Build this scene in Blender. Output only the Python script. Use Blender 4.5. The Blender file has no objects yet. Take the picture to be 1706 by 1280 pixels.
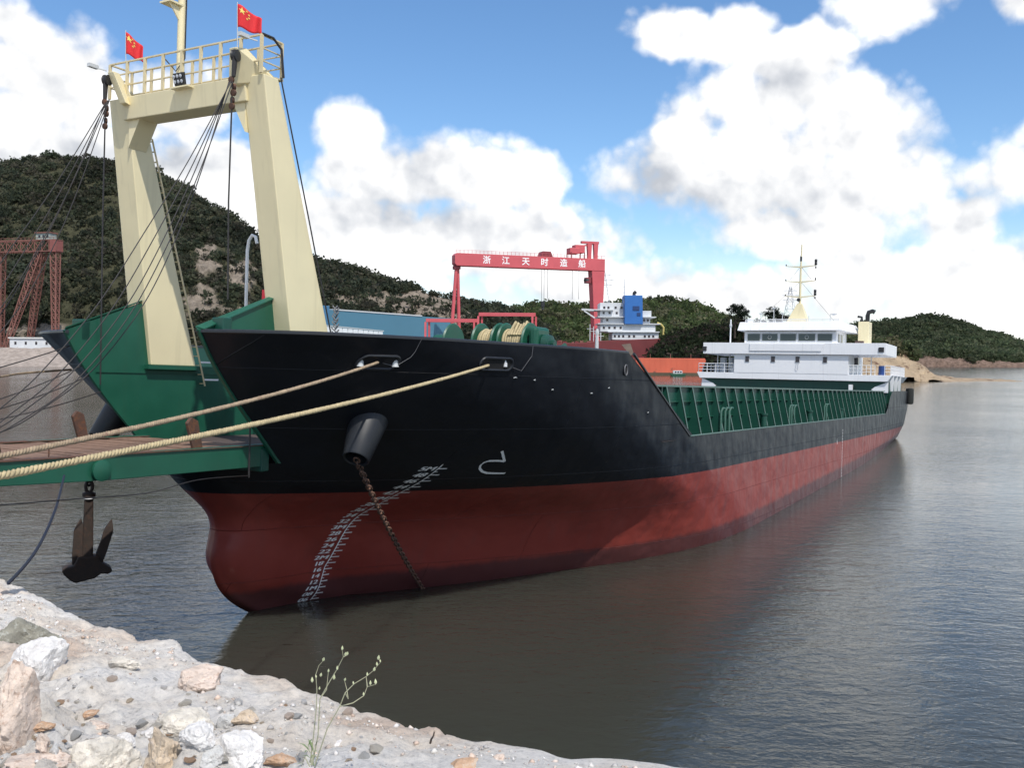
import bpy, bmesh, math, random
import numpy as np
from mathutils import Matrix, Vector

R_ = math.radians
rng = np.random.default_rng(7)
random.seed(7)
scene = bpy.context.scene
col = scene.collection

# ------------------------------------------------------------------ camera
FPX, CAMH = 1608.8, 7.709                      # focal length in px of a 1706 px wide frame, eye height above the water
CR = Vector((0.999972, 0.00021, 0.007443)); CU = Vector((-0.007446, 0.028238, 0.999573)); CF = Vector((0.0, 0.999601, -0.028239))
cam_data = bpy.data.cameras.new('camera'); cam = bpy.data.objects.new('camera', cam_data); col.objects.link(cam)
cam_data.sensor_width = 36.0; cam_data.sensor_fit = 'HORIZONTAL'; cam_data.lens = FPX / 1706 * 36.0
cam_data.clip_start = 0.1; cam_data.clip_end = 12000
cam.matrix_world = Matrix(((CR.x, CU.x, -CF.x, 0), (CR.y, CU.y, -CF.y, 0), (CR.z, CU.z, -CF.z, CAMH), (0, 0, 0, 1)))
scene.camera = cam

def hor(px): return 588.2 + px * 0.00744
def at(px, py, d):                              # world point seen at a pixel, at depth d along +y
    r = CF + CR * ((px - 853) / FPX) - CU * ((py - 640) / FPX)
    t = d / r.y
    return Vector((r.x * t, d, CAMH + r.z * t))
def atz(px, py, z):
    r = CF + CR * ((px - 853) / FPX) - CU * ((py - 640) / FPX)
    t = (z - CAMH) / r.z
    return Vector((r.x * t, r.y * t, z))

# ------------------------------------------------------------------ sun, sky, exposure
SUN_AZ, SUN_EL = R_(153), R_(56)                # azimuth measured clockwise from +y
sdir = Vector((math.sin(SUN_AZ) * math.cos(SUN_EL), math.cos(SUN_AZ) * math.cos(SUN_EL), math.sin(SUN_EL)))
sl = bpy.data.lights.new('sun', 'SUN'); sl.energy = 3.0; sl.angle = R_(0.6); sl.color = (1.0, 0.95, 0.87)
so = bpy.data.objects.new('sun', sl); col.objects.link(so)
so.rotation_euler = (-sdir).to_track_quat('-Z', 'Y').to_euler(); so.location = (40, -30, 80)
scene.view_settings.view_transform = 'Standard'; scene.view_settings.look = 'None'
scene.view_settings.exposure = 0.45; scene.view_settings.gamma = 1.0; scene.view_settings.use_curve_mapping = False
scene.cycles.use_denoising = True
scene.cycles.max_bounces = 6; scene.cycles.diffuse_bounces = 3; scene.cycles.glossy_bounces = 3; scene.cycles.transparent_max_bounces = 6
scene.cycles.caustics_reflective = False; scene.cycles.caustics_refractive = False

world = bpy.data.worlds.new('World'); scene.world = world; world.use_nodes = True
def build_world():
    nt = world.node_tree; N = nt.nodes; L = nt.links; N.clear()
    def n(t, **k):
        o = N.new(t)
        for a, b in k.items(): setattr(o, a, b)
        return o
    def put(s, v):
        if hasattr(v, 'links') or isinstance(v, bpy.types.NodeSocket): L.new(v, s)
        else: s.default_value = v
    def m(op, a, b=0.0, c=None, clamp=False):
        o = n('ShaderNodeMath', operation=op, use_clamp=clamp); put(o.inputs[0], a); put(o.inputs[1], b)
        if c is not None: put(o.inputs[2], c)
        return o.outputs[0]
    def vm(op, a, b=(0, 0, 0)):
        o = n('ShaderNodeVectorMath', operation=op); put(o.inputs[0], a); put(o.inputs[1], b); return o
    def smooth(x, lo, hi):
        o = n('ShaderNodeMapRange', interpolation_type='SMOOTHSTEP'); put(o.inputs['Value'], x)
        o.inputs['From Min'].default_value = lo; o.inputs['From Max'].default_value = hi; return o.outputs[0]
    sky = n('ShaderNodeTexSky', sky_type='NISHITA'); sky.sun_disc = False; sky.sun_elevation = SUN_EL; sky.sun_rotation = SUN_AZ
    sky.altitude = 0; sky.air_density = 1.0; sky.dust_density = 0.15; sky.ozone_density = 4.0
    tc = n('ShaderNodeTexCoord'); d = tc.outputs['Generated']
    sep = n('ShaderNodeSeparateXYZ'); L.new(d, sep.inputs[0])
    az = m('ARCTAN2', sep.outputs[0], sep.outputs[1]); el = m('ARCSINE', sep.outputs[2])
    cmb = n('ShaderNodeCombineXYZ'); L.new(az, cmb.inputs[0]); L.new(el, cmb.inputs[1]); P = cmb.outputs[0]
    def noise(vec, scale, detail, rough=0.55, dist=0.0):
        o = n('ShaderNodeTexNoise'); put(o.inputs['Vector'], vec); o.inputs['Scale'].default_value = scale
        o.inputs['Detail'].default_value = detail; o.inputs['Roughness'].default_value = rough; o.inputs['Distortion'].default_value = dist
        return o
    # warp, then cumulus lobes (azimuth, elevation, radii)
    w = noise(d, 9.0, 4, 0.6); wv = vm('SUBTRACT', w.outputs['Color'], (0.5, 0.5, 0.5)).outputs[0]
    Pw = vm('ADD', P, vm('MULTIPLY', wv, (0.05, 0.05, 0)).outputs[0]).outputs[0]
    def px(x, y, rx, ry): return (math.atan((x - 853) / FPX), math.atan((hor(x) - y) / FPX), rx / FPX, ry / FPX)
    lobes = [px(95, 190, 150, 95), px(60, 290, 200, 90), px(270, 200, 110, 80), px(250, 330, 190, 90), px(20, 110, 60, 40),
             px(590, 225, 85, 50), px(640, 300, 150, 70), px(760, 290, 140, 62), px(860, 310, 100, 72), px(620, 400, 260, 80), px(850, 420, 250, 90), px(1040, 480, 240, 60),
             px(1110, 62, 85, 40), px(1210, 75, 75, 45), px(1130, 225, 70, 55), px(1290, 190, 150, 80), px(1350, 110, 80, 55), px(1480, 45, 120, 60), px(1540, 10, 80, 60), px(1250, 290, 240, 90), px(1340, 320, 120, 70), px(1290, 120, 90, 50), px(1420, 240, 100, 80), px(1450, 330, 160, 75), px(1350, 390, 190, 60), px(1650, 480, 220, 95), px(1450, 470, 180, 70), px(1590, 400, 80, 60),
             px(1690, 60, 55, 40), px(1210, 500, 160, 40), px(500, 470, 200, 70), px(420, 380, 120, 70), px(380, 290, 60, 40), px(-150, 240, 200, 130), px(1900, 330, 240, 110)]
    dens = None
    for (a, e, rx, ry) in lobes:
        q = vm('MULTIPLY', vm('SUBTRACT', Pw, (a, e, 0)).outputs[0], (1 / rx, 1 / ry, 0)).outputs[0]
        ln = vm('LENGTH', q).outputs['Value']
        v = m('SUBTRACT', 1.0, ln)
        dens = v if dens is None else m('SMOOTH_MAX', dens, v, 0.25)
    # away from the view the same kind of broken cumulus goes on all round
    far = noise(d, 2.6, 3, 0.5).outputs['Fac']
    farf = m('MULTIPLY', m('SUBTRACT', far, 0.5), 4.0)
    outm = smooth(m('ABSOLUTE', az), 0.62, 0.85)
    upm = smooth(el, 0.42, 0.6)
    farm = m('MAXIMUM', outm, upm)
    dens = m('ADD', m('MULTIPLY', dens, m('SUBTRACT', 1.0, farm)), m('MULTIPLY', farf, farm))
    def puff(vec, scale):
        o = n('ShaderNodeTexVoronoi', feature='F1'); put(o.inputs['Vector'], vec); o.inputs['Scale'].default_value = scale
        o.inputs['Detail'].default_value = 2.0; o.inputs['Roughness'].default_value = 0.5; o.inputs['Lacunarity'].default_value = 2.3
        return m('SUBTRACT', 1.0, o.outputs['Distance'])
    dw = vm('ADD', d, vm('MULTIPLY', wv, (0.03, 0.03, 0.03)).outputs[0]).outputs[0]
    n1 = m('ADD', m('MULTIPLY', puff(dw, 17.0), 0.55), m('MULTIPLY', noise(d, 24.0, 7, 0.62).outputs['Fac'], 0.55)); n2 = noise(d, 7.0, 3, 0.5).outputs['Fac']
    dn = m('ADD', dens, m('MULTIPLY', m('SUBTRACT', n1, 0.37), 1.05)); dn = m('ADD', dn, m('MULTIPLY', m('SUBTRACT', n2, 0.5), 0.5))
    mask = smooth(dn, -0.12, 0.40)
    # relief: compare the noise here with the noise a little towards the light
    doff = vm('ADD', d, (0.011, -0.002, 0.016)).outputs[0]
    dwo = vm('ADD', dw, (0.009, -0.002, 0.013)).outputs[0]
    n1b = m('ADD', m('MULTIPLY', puff(dwo, 17.0), 0.55), m('MULTIPLY', noise(doff, 24.0, 5, 0.55).outputs['Fac'], 0.55)); n2c = noise(vm('ADD', d, (0.03, 0, 0.045)).outputs[0], 7.0, 3, 0.5).outputs['Fac']
    rel = m('ADD', m('MULTIPLY', m('SUBTRACT', n1, n1b), 0.9), m('MULTIPLY', m('SUBTRACT', n2, n2c), 1.3))
    n3 = noise(d, 4.2, 5, 0.6, 0.4).outputs['Fac']
    # thick bases of the heaped clouds
    base = None
    for (a, e, rx, ry) in [px(1250, 350, 260, 70), px(1080, 300, 90, 60), px(640, 370, 260, 60), px(200, 300, 260, 50), px(1330, 150, 80, 40)]:
        q = vm('MULTIPLY', vm('SUBTRACT', Pw, (a, e, 0)).outputs[0], (1 / rx, 1 / ry, 0)).outputs[0]
        v = m('SUBTRACT', 1.0, vm('LENGTH', q).outputs['Value'], clamp=True)
        base = v if base is None else m('MAXIMUM', base, v)
    bright = m('ADD', 0.92, m('MULTIPLY', rel, 0.62))
    bright = m('SUBTRACT', bright, m('MULTIPLY', base, 0.26))
    bright = m('SUBTRACT', bright, m('MULTIPLY', smooth(n3, 0.5, 0.75), 0.05))
    bright = m('MAXIMUM', m('MINIMUM', bright, 1.06), 0.55)
    ccol = n('ShaderNodeMix', data_type='RGBA'); L.new(smooth(bright, 0.45, 0.95), ccol.inputs[0])
    ccol.inputs[6].default_value = (0.84, 0.89, 0.98, 1); ccol.inputs[7].default_value = (1.0, 1.0, 1.0, 1)
    sc1 = vm('SCALE', ccol.outputs[2]); put(sc1.inputs['Scale'], m('MULTIPLY', bright, 8.9))
    # pale band of thin cloud low on the horizon
    lowf = m('MULTIPLY', smooth(el, 0.14, 0.0), 0.62)
    maskf = m('MAXIMUM', mask, lowf)
    sat = n('ShaderNodeHueSaturation'); sat.inputs['Saturation'].default_value = 1.12; sat.inputs['Value'].default_value = 1.2
    L.new(sky.outputs[0], sat.inputs['Color'])
    mix = n('ShaderNodeMix', data_type='RGBA'); L.new(maskf, mix.inputs[0]); L.new(sat.outputs[0], mix.inputs[6]); L.new(sc1.outputs[0], mix.inputs[7])
    bg = n('ShaderNodeBackground'); L.new(mix.outputs[2], bg.inputs[0]); bg.inputs[1].default_value = 0.1
    out = n('ShaderNodeOutputWorld'); L.new(bg.outputs[0], out.inputs[0])
build_world()
world.cycles.sampling_method = 'MANUAL'; world.cycles.sample_map_resolution = 512

# ------------------------------------------------------------------ materials
MATS = {}
def mat(name, color, rough=0.5, metal=0.0, var=0.12, vscale=3.0, bump=0.0, bscale=30.0, rust=0.0, rustcol=(0.13, 0.055, 0.03), coat=0.0, spec=0.5, attr=None, streak=False):
    if name in MATS: return MATS[name]
    mt = bpy.data.materials.new(name); mt.use_nodes = True; nt = mt.node_tree; N = nt.nodes; L = nt.links
    b = N['Principled BSDF']; b.inputs['Roughness'].default_value = rough; b.inputs['Metallic'].default_value = metal
    b.inputs['Specular IOR Level'].default_value = spec
    if coat: b.inputs['Coat Weight'].default_value = coat
    tc = N.new('ShaderNodeTexCoord'); vec = tc.outputs['Object']
    nz = N.new('ShaderNodeTexNoise'); nz.inputs['Scale'].default_value = vscale; nz.inputs['Detail'].default_value = 6; L.new(vec, nz.inputs['Vector'])
    mx = N.new('ShaderNodeMix'); mx.data_type = 'RGBA'; L.new(nz.outputs['Fac'], mx.inputs[0])
    c = Vector(color)
    mx.inputs[6].default_value = (*(c * (1 - 1.6 * var)), 1); mx.inputs[7].default_value = (*(c * (1 + 1.6 * var)), 1)
    cur = mx.outputs[2]
    if streak:
        mp = N.new('ShaderNodeMapping'); mp.inputs['Scale'].default_value = (2.5, 2.5, 0.12); L.new(vec, mp.inputs[0])
        ns = N.new('ShaderNodeTexNoise'); ns.inputs['Scale'].default_value = 2.0; ns.inputs['Detail'].default_value = 5; L.new(mp.outputs[0], ns.inputs['Vector'])
        rp = N.new('ShaderNodeMapRange'); rp.inputs['From Min'].default_value = 0.56; rp.inputs['From Max'].default_value = 0.8; rp.inputs['To Max'].default_value = 0.35; L.new(ns.outputs['Fac'], rp.inputs[0])
        ms = N.new('ShaderNodeMix'); ms.data_type = 'RGBA'; L.new(rp.outputs[0], ms.inputs[0]); L.new(cur, ms.inputs[6]); ms.inputs[7].default_value = (*(c * 0.55 + Vector((0.03, 0.02, 0.012))), 1); cur = ms.outputs[2]
    if rust:
        n2 = N.new('ShaderNodeTexNoise'); n2.inputs['Scale'].default_value = vscale * 1.7; n2.inputs['Detail'].default_value = 9; n2.inputs['Roughness'].default_value = 0.7; L.new(vec, n2.inputs['Vector'])
        rp = N.new('ShaderNodeMapRange'); rp.inputs['From Min'].default_value = 0.72 - 0.45 * rust; rp.inputs['From Max'].default_value = 0.80 - 0.40 * rust; L.new(n2.outputs['Fac'], rp.inputs[0])
        m2 = N.new('ShaderNodeMix'); m2.data_type = 'RGBA'; L.new(rp.outputs[0], m2.inputs[0]); L.new(cur, m2.inputs[6]); m2.inputs[7].default_value = (*rustcol, 1); cur = m2.outputs[2]
    if attr:
        at_ = N.new('ShaderNodeAttribute'); at_.attribute_name = attr
        m3 = N.new('ShaderNodeMix'); m3.data_type = 'RGBA'; m3.blend_type = 'MULTIPLY'; m3.inputs[0].default_value = 1.0
        L.new(cur, m3.inputs[6]); L.new(at_.outputs['Color'], m3.inputs[7]); cur = m3.outputs[2]
    L.new(cur, b.inputs['Base Color'])
    rr = N.new('ShaderNodeMapRange'); rr.inputs['To Min'].default_value = max(0.02, rough - 0.12); rr.inputs['To Max'].default_value = min(1, rough + 0.12); L.new(nz.outputs['Fac'], rr.inputs[0]); L.new(rr.outputs[0], b.inputs['Roughness'])
    if bump:
        nb = N.new('ShaderNodeTexNoise'); nb.inputs['Scale'].default_value = bscale; nb.inputs['Detail'].default_value = 8; nb.inputs['Roughness'].default_value = 0.65; L.new(vec, nb.inputs['Vector'])
        bp = N.new('ShaderNodeBump'); bp.inputs['Strength'].default_value = 1.0; bp.inputs['Distance'].default_value = bump; L.new(nb.outputs['Fac'], bp.inputs['Height']); L.new(bp.outputs[0], b.inputs['Normal'])
    MATS[name] = mt
    return mt

def hull_material():
    mt = bpy.data.materials.new('hull_paint'); mt.use_nodes = True; nt = mt.node_tree; N = nt.nodes; L = nt.links; b = N['Principled BSDF']
    def mth(op, a, c, clamp=False):
        o = N.new('ShaderNodeMath'); o.operation = op; o.use_clamp = clamp
        for i, v in enumerate((a, c)):
            if isinstance(v, bpy.types.NodeSocket): L.new(v, o.inputs[i])
            else: o.inputs[i].default_value = v
        return o.outputs[0]
    def mixc(f, a, c):
        o = N.new('ShaderNodeMix'); o.data_type = 'RGBA'; L.new(f, o.inputs[0])
        for i, v in ((6, a), (7, c)):
            if isinstance(v, bpy.types.NodeSocket): L.new(v, o.inputs[i])
            else: o.inputs[i].default_value = (*v, 1)
        return o.outputs[2]
    tc = N.new('ShaderNodeTexCoord'); v = tc.outputs['Object']; s = N.new('ShaderNodeSeparateXYZ'); L.new(v, s.inputs[0])
    n1 = N.new('ShaderNodeTexNoise'); n1.inputs['Scale'].default_value = 0.9; n1.inputs['Detail'].default_value = 8; L.new(v, n1.inputs['Vector'])
    mp = N.new('ShaderNodeMapping'); mp.inputs['Scale'].default_value = (1.6, 1.6, 0.10); L.new(v, mp.inputs[0])
    ns = N.new('ShaderNodeTexNoise'); ns.inputs['Scale'].default_value = 1.5; ns.inputs['Detail'].default_value = 7; ns.inputs['Roughness'].default_value = 0.65; L.new(mp.outputs[0], ns.inputs['Vector'])
    nf = N.new('ShaderNodeTexNoise'); nf.inputs['Scale'].default_value = 14; nf.inputs['Detail'].default_value = 6; L.new(v, nf.inputs['Vector'])
    zj = mth('ADD', s.outputs[2], mth('MULTIPLY', mth('SUBTRACT', nf.outputs['Fac'], 0.5), 0.03))
    isblack = mth('MULTIPLY', mth('SUBTRACT', zj, 4.25), 60.0, True)
    black = mixc(n1.outputs['Fac'], (0.0055, 0.0065, 0.010), (0.010, 0.012, 0.017))
    red = mixc(n1.outputs['Fac'], (0.225, 0.036, 0.027), (0.32, 0.062, 0.048))
    st = mth('MULTIPLY', mth('SUBTRACT', ns.outputs['Fac'], 0.52), 3.0, True)
    red = mixc(mth('MULTIPLY', st, 0.45), red, (0.12, 0.055, 0.05))
    black = mixc(mth('MULTIPLY', st, 0.25), black, (0.022, 0.021, 0.022))
    sc_ = N.new('ShaderNodeTexNoise'); sc_.inputs['Scale'].default_value = 3.2; sc_.inputs['Detail'].default_value = 10; sc_.inputs['Roughness'].default_value = 0.75; L.new(v, sc_.inputs['Vector'])
    chip = mth('MULTIPLY', mth('SUBTRACT', sc_.outputs['Fac'], 0.66), 14.0, True)
    black = mixc(mth('MULTIPLY', chip, 0.6), black, (0.07, 0.05, 0.045)); red = mixc(mth('MULTIPLY', chip, 0.5), red, (0.30, 0.13, 0.11))
    # weed and wet grime left by the tide just above the water line (ship frame: the water plane is trimmed)
    wl = mth('SUBTRACT', s.outputs[2], mth('ADD', 0.54, mth('MULTIPLY', s.outputs[0], -0.0315)))
    wl = mth('ADD', wl, mth('MULTIPLY', mth('SUBTRACT', ns.outputs['Fac'], 0.5), 0.35))
    slime = mth('SUBTRACT', 1.0, mth('MULTIPLY', mth('SUBTRACT', wl, 0.62), 5.0, True), True)
    red = mixc(mth('MULTIPLY', slime, 0.75), red, (0.062, 0.034, 0.036))
    base = mixc(isblack, red, black); 
    L.new(base, b.inputs['Base Color']); b.inputs['Specular IOR Level'].default_value = 0.3
    rr = N.new('ShaderNodeMapRange'); rr.inputs['To Min'].default_value = 0.28; rr.inputs['To Max'].default_value = 0.5; L.new(n1.outputs['Fac'], rr.inputs[0]); L.new(rr.outputs[0], b.inputs['Roughness'])
    # welded strakes: faint seams and slightly dished plates
    cx = N.new('ShaderNodeCombineXYZ'); L.new(s.outputs[0], cx.inputs[0]); L.new(s.outputs[2], cx.inputs[1])
    br = N.new('ShaderNodeTexBrick'); br.inputs['Scale'].default_value = 1.0; br.inputs['Brick Width'].default_value = 6.0; br.inputs['Row Height'].default_value = 1.55; br.inputs['Mortar Size'].default_value = 0.012; br.inputs['Mortar Smooth'].default_value = 1.0
    L.new(cx.outputs[0], br.inputs['Vector'])
    nd = N.new('ShaderNodeTexNoise'); nd.inputs['Scale'].default_value = 0.8; nd.inputs['Detail'].default_value = 2; L.new(v, nd.inputs['Vector'])
    b1 = N.new('ShaderNodeBump'); b1.inputs['Distance'].default_value = 0.02; L.new(br.outputs['Fac'], b1.inputs['Height'])
    b2 = N.new('ShaderNodeBump'); b2.inputs['Distance'].default_value = 0.11; L.new(nd.outputs['Fac'], b2.inputs['Height']); L.new(b1.outputs[0], b2.inputs['Normal'])
    wv_ = N.new('ShaderNodeTexWave'); wv_.inputs['Scale'].default_value = 0.26; wv_.inputs['Distortion'].default_value = 0.6; wv_.inputs['Detail'].default_value = 1; L.new(v, wv_.inputs['Vector'])
    b3 = N.new('ShaderNodeBump'); b3.inputs['Distance'].default_value = 0.010; L.new(wv_.outputs['Fac'], b3.inputs['Height']); L.new(b2.outputs[0], b3.inputs['Normal'])
    L.new(b3.outputs[0], b.inputs['Normal'])
    MATS['hull'] = mt
    return mt

M_HULL = hull_material()
M_BLACK = mat('black_steel', (0.016, 0.018, 0.023), 0.38, var=0.2)
M_CONE = mat('hawse_steel', (0.012, 0.014, 0.018), 0.5, var=0.2)
M_GREEN = mat('green_paint', (0.010, 0.088, 0.052), 0.42, var=0.18, vscale=1.2, streak=True, rust=0.10, rustcol=(0.05, 0.06, 0.04), bump=0.006, bscale=1.8)
M_DKGREEN = mat('dark_green_paint', (0.007, 0.062, 0.042), 0.45, var=0.2, vscale=1.0, streak=True)
M_RIB = mat('pale_green_edge', (0.12, 0.19, 0.165), 0.5, var=0.2)
M_CREAM = mat('cream_paint', (0.74, 0.655, 0.42), 0.45, var=0.06, vscale=0.9, streak=True, rust=0.07, rustcol=(0.34, 0.22, 0.12), bump=0.004, bscale=1.5)
M_CREAM2 = mat('cream_paint_rails', (0.62, 0.53, 0.33), 0.45, var=0.12, rust=0.12)
M_WHITE = mat('white_paint', (0.82, 0.83, 0.85), 0.4, var=0.04, vscale=0.7, streak=True)
M_WHITE2 = mat('white_marks', (0.93, 0.93, 0.93), 0.5, var=0.02)
M_GLASS = mat('dark_glass', (0.02, 0.03, 0.028), 0.06, var=0.1, spec=0.8)
M_WIN = mat('window_dark', (0.03, 0.022, 0.03), 0.15, var=0.2)
M_WIRE = mat('greased_wire', (0.025, 0.022, 0.022), 0.55, var=0.3, vscale=20)
M_RUST = mat('rusty_steel', (0.085, 0.045, 0.032), 0.75, var=0.3, vscale=6, bump=0.006, bscale=25, rust=0.5, rustcol=(0.14, 0.06, 0.03))
M_CHAIN = mat('chain_rust', (0.07, 0.04, 0.03), 0.8, var=0.4, vscale=9, rust=0.6, rustcol=(0.17, 0.09, 0.06))
M_ANCHOR = mat('anchor_iron', (0.034, 0.022, 0.016), 0.7, var=0.35, vscale=5, bump=0.008, bscale=18, rust=0.45, rustcol=(0.055, 0.029, 0.018))
M_WOOD = mat('ramp_wood', (0.21, 0.125, 0.085), 0.8, var=0.3, vscale=6, bump=0.004, bscale=60)
M_ROPE = mat('hemp_rope', (0.44, 0.36, 0.21), 0.9, var=0.3, vscale=9, bump=0.004, bscale=160)
M_ROPE2 = mat('worn_rope', (0.33, 0.25, 0.165), 0.9, var=0.35, vscale=6, bump=0.004, bscale=160, rust=0.35, rustcol=(0.25, 0.14, 0.10))
M_FLAG = mat('red_flag_cloth', (0.62, 0.02, 0.025), 0.75, var=0.06)
M_STAR = mat('yellow_star_cloth', (0.85, 0.66, 0.16), 0.7, var=0.05)
M_PINK = mat('pink_red_crane_paint', (0.56, 0.10, 0.115), 0.5, var=0.12, vscale=0.15)
M_ORANGE = mat('orange_primer', (0.62, 0.13, 0.07), 0.6, var=0.15, vscale=0.12, rust=0.25, rustcol=(0.2, 0.07, 0.05))
M_REDLEAD = mat('red_lead_hull', (0.16, 0.028, 0.03), 0.65, var=0.3, vscale=0.12, rust=0.3, rustcol=(0.09, 0.035, 0.03))
M_LATTICE = mat('rusty_red_lattice', (0.22, 0.095, 0.075), 0.7, var=0.3, vscale=0.3)
M_BLUE = mat('blue_funnel_paint', (0.03, 0.15, 0.45), 0.5, var=0.1, vscale=0.2)
M_TEAL = mat('blue_grey_cladding', (0.075, 0.20, 0.285), 0.55, var=0.06, vscale=0.05)
M_SHIPWHITE = mat('weathered_white', (0.62, 0.64, 0.66), 0.6, var=0.12, vscale=0.2, rust=0.2, rustcol=(0.25, 0.2, 0.18))
M_BARK = mat('bark', (0.06, 0.045, 0.035), 0.9, var=0.3, vscale=1.0, bump=0.05, bscale=4)
M_LEAF = mat('foliage', (0.5, 0.5, 0.5), 0.75, var=0.2, vscale=0.1, attr='tint', spec=0.2)
def leafy(mt):
    nt = mt.node_tree; N = nt.nodes; L = nt.links; b = N['Principled BSDF']; out = N['Material Output']; src = b.inputs['Base Color'].links[0].from_socket
    tr = N.new('ShaderNodeBsdfTranslucent'); L.new(src, tr.inputs['Color']); mx = N.new('ShaderNodeMixShader'); mx.inputs[0].default_value = 0.55; L.new(b.outputs[0], mx.inputs[1]); L.new(tr.outputs[0], mx.inputs[2]); L.new(mx.outputs[0], out.inputs['Surface'])
leafy(M_LEAF)
M_LAMP = mat('lamp_black', (0.02, 0.02, 0.022), 0.4, var=0.2)
M_LENS = mat('lamp_lens', (0.55, 0.57, 0.6), 0.15, var=0.1)
M_GREY = mat('light_grey_paint', (0.52, 0.54, 0.55), 0.45, var=0.06)

# ------------------------------------------------------------------ mesh helpers
class MB:
    def __init__(s, flip=False): s.v = []; s.f = []; s.flip = flip
    def add(s, vs, fs):
        o = len(s.v); s.v += [tuple(p) for p in vs]; s.f += [tuple(i + o for i in f) for f in fs]; return s
    def box(s, x0, x1, y0, y1, z0, z1):
        vs = [(x, y, z) for x in (x0, x1) for y in (y0, y1) for z in (z0, z1)]
        return s.add(vs, [(0, 1, 3, 2), (4, 6, 7, 5), (0, 4, 5, 1), (2, 3, 7, 6), (0, 2, 6, 4), (1, 5, 7, 3)])
    def hexa(s, b4, t4):
        return s.add(list(b4) + list(t4), [(3, 2, 1, 0), (4, 5, 6, 7), (0, 1, 5, 4), (1, 2, 6, 5), (2, 3, 7, 6), (3, 0, 4, 7)])
    def prism(s, poly, off):                     # poly: list of 3d points, off: extrusion vector
        n = len(poly); off = Vector(off); P = [Vector(p) for p in poly]
        return s.add(P + [p + off for p in P], [tuple(range(n - 1, -1, -1)), tuple(range(n, 2 * n))] + [(i, (i + 1) % n, n + (i + 1) % n, n + i) for i in range(n)])
    def tube(s, path, r, n=8, cap=True):
        P = [Vector(p) for p in path]; k = len(P); rad = r if hasattr(r, '__len__') else [r] * k
        up = None; vs = []; fs = []
        for i in range(k):
            t = (P[min(i + 1, k - 1)] - P[max(i - 1, 0)])
            if t.length < 1e-9: t = Vector((0, 0, 1))
            t.normalize()
            if up is None:
                up = Vector((0, 0, 1)) if abs(t.z) < 0.9 else Vector((1, 0, 0))
            a = (up - t * up.dot(t)).normalized(); b = t.cross(a); up = a
            for j in range(n):
                w = 2 * math.pi * j / n; vs.append(P[i] + (a * math.cos(w) + b * math.sin(w)) * rad[i])
        for i in range(k - 1):
            for j in range(n):
                fs.append((i * n + j, i * n + (j + 1) % n, (i + 1) * n + (j + 1) % n, (i + 1) * n + j))
        if cap: fs += [tuple(range(n - 1, -1, -1)), tuple(range((k - 1) * n, k * n))]
        return s.add(vs, fs)
    def bar(s, a, b, w, h=None):                 # square bar between two points
        a = Vector(a); b = Vector(b); h = h or w; t = (b - a).normalized()
        up = Vector((0, 0, 1)) if abs(t.z) < 0.95 else Vector((1, 0, 0))
        x = t.cross(up).normalized() * (w / 2); y = x.cross(t).normalized() * (h / 2)
        return s.hexa([a - x - y, a + x - y, a + x + y, a - x + y], [b - x - y, b + x - y, b + x + y, b - x + y])
    def lathe(s, prof, c, axis=(0, 0, 1), n=20, cap=True):   # prof: (radius, offset along axis)
        ax = Vector(axis).normalized(); up = Vector((0, 0, 1)) if abs(ax.z) < 0.9 else Vector((1, 0, 0))
        a = (up - ax * up.dot(ax)).normalized(); b = ax.cross(a); c = Vector(c); vs = []; fs = []
        for (r, h) in prof:
            for j in range(n):
                w = 2 * math.pi * j / n; vs.append(c + ax * h + (a * math.cos(w) + b * math.sin(w)) * r)
        k = len(prof)
        for i in range(k - 1):
            for j in range(n): fs.append((i * n + j, i * n + (j + 1) % n, (i + 1) * n + (j + 1) % n, (i + 1) * n + j))
        if cap: fs += [tuple(range(n - 1, -1, -1)), tuple(range((k - 1) * n, k * n))]
        return s.add(vs, fs)
    def obj(s, name, m, parent=None, smooth=False, bevel=0.0, recalc=True):
        vs = [(-x, y, z) for (x, y, z) in s.v] if s.flip else s.v
        me = bpy.data.meshes.new(name); me.from_pydata(vs, [], s.f)
        if recalc:
            bm = bmesh.new(); bm.from_mesh(me); bmesh.ops.recalc_face_normals(bm, faces=bm.faces); bm.to_mesh(me); bm.free()
        if m: me.materials.append(m)
        if smooth:
            me.polygons.foreach_set('use_smooth', [True] * len(me.polygons))
            if smooth != 'all': me.set_sharp_from_angle(angle=R_(40))
        o = bpy.data.objects.new(name, me); col.objects.link(o)
        if parent: o.parent = parent
        if bevel:
            bv = o.modifiers.new('bevel', 'BEVEL'); bv.width = bevel; bv.segments = 2; bv.limit_method = 'ANGLE'; bv.angle_limit = R_(40)
        return o
def S(): return MB(True)                          # ship frame: X aft from the draft marks, Y to port, Z up from the keel
def link(me, name, parent=None):
    o = bpy.data.objects.new(name, me); col.objects.link(o)
    if parent: o.parent = parent
    return o
def tag(o, label, cat=None, group=None, kind=None):
    o['label'] = label
    if cat: o['category'] = cat
    if group: o['group'] = group
    if kind: o['kind'] = kind
    return o
def thing(name, label, cat, loc=(0, 0, 0), group=None):
    o = bpy.data.objects.new(name, None); col.objects.link(o); o.location = loc; o.empty_display_size = 0.3
    return tag(o, label, cat, group)
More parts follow.
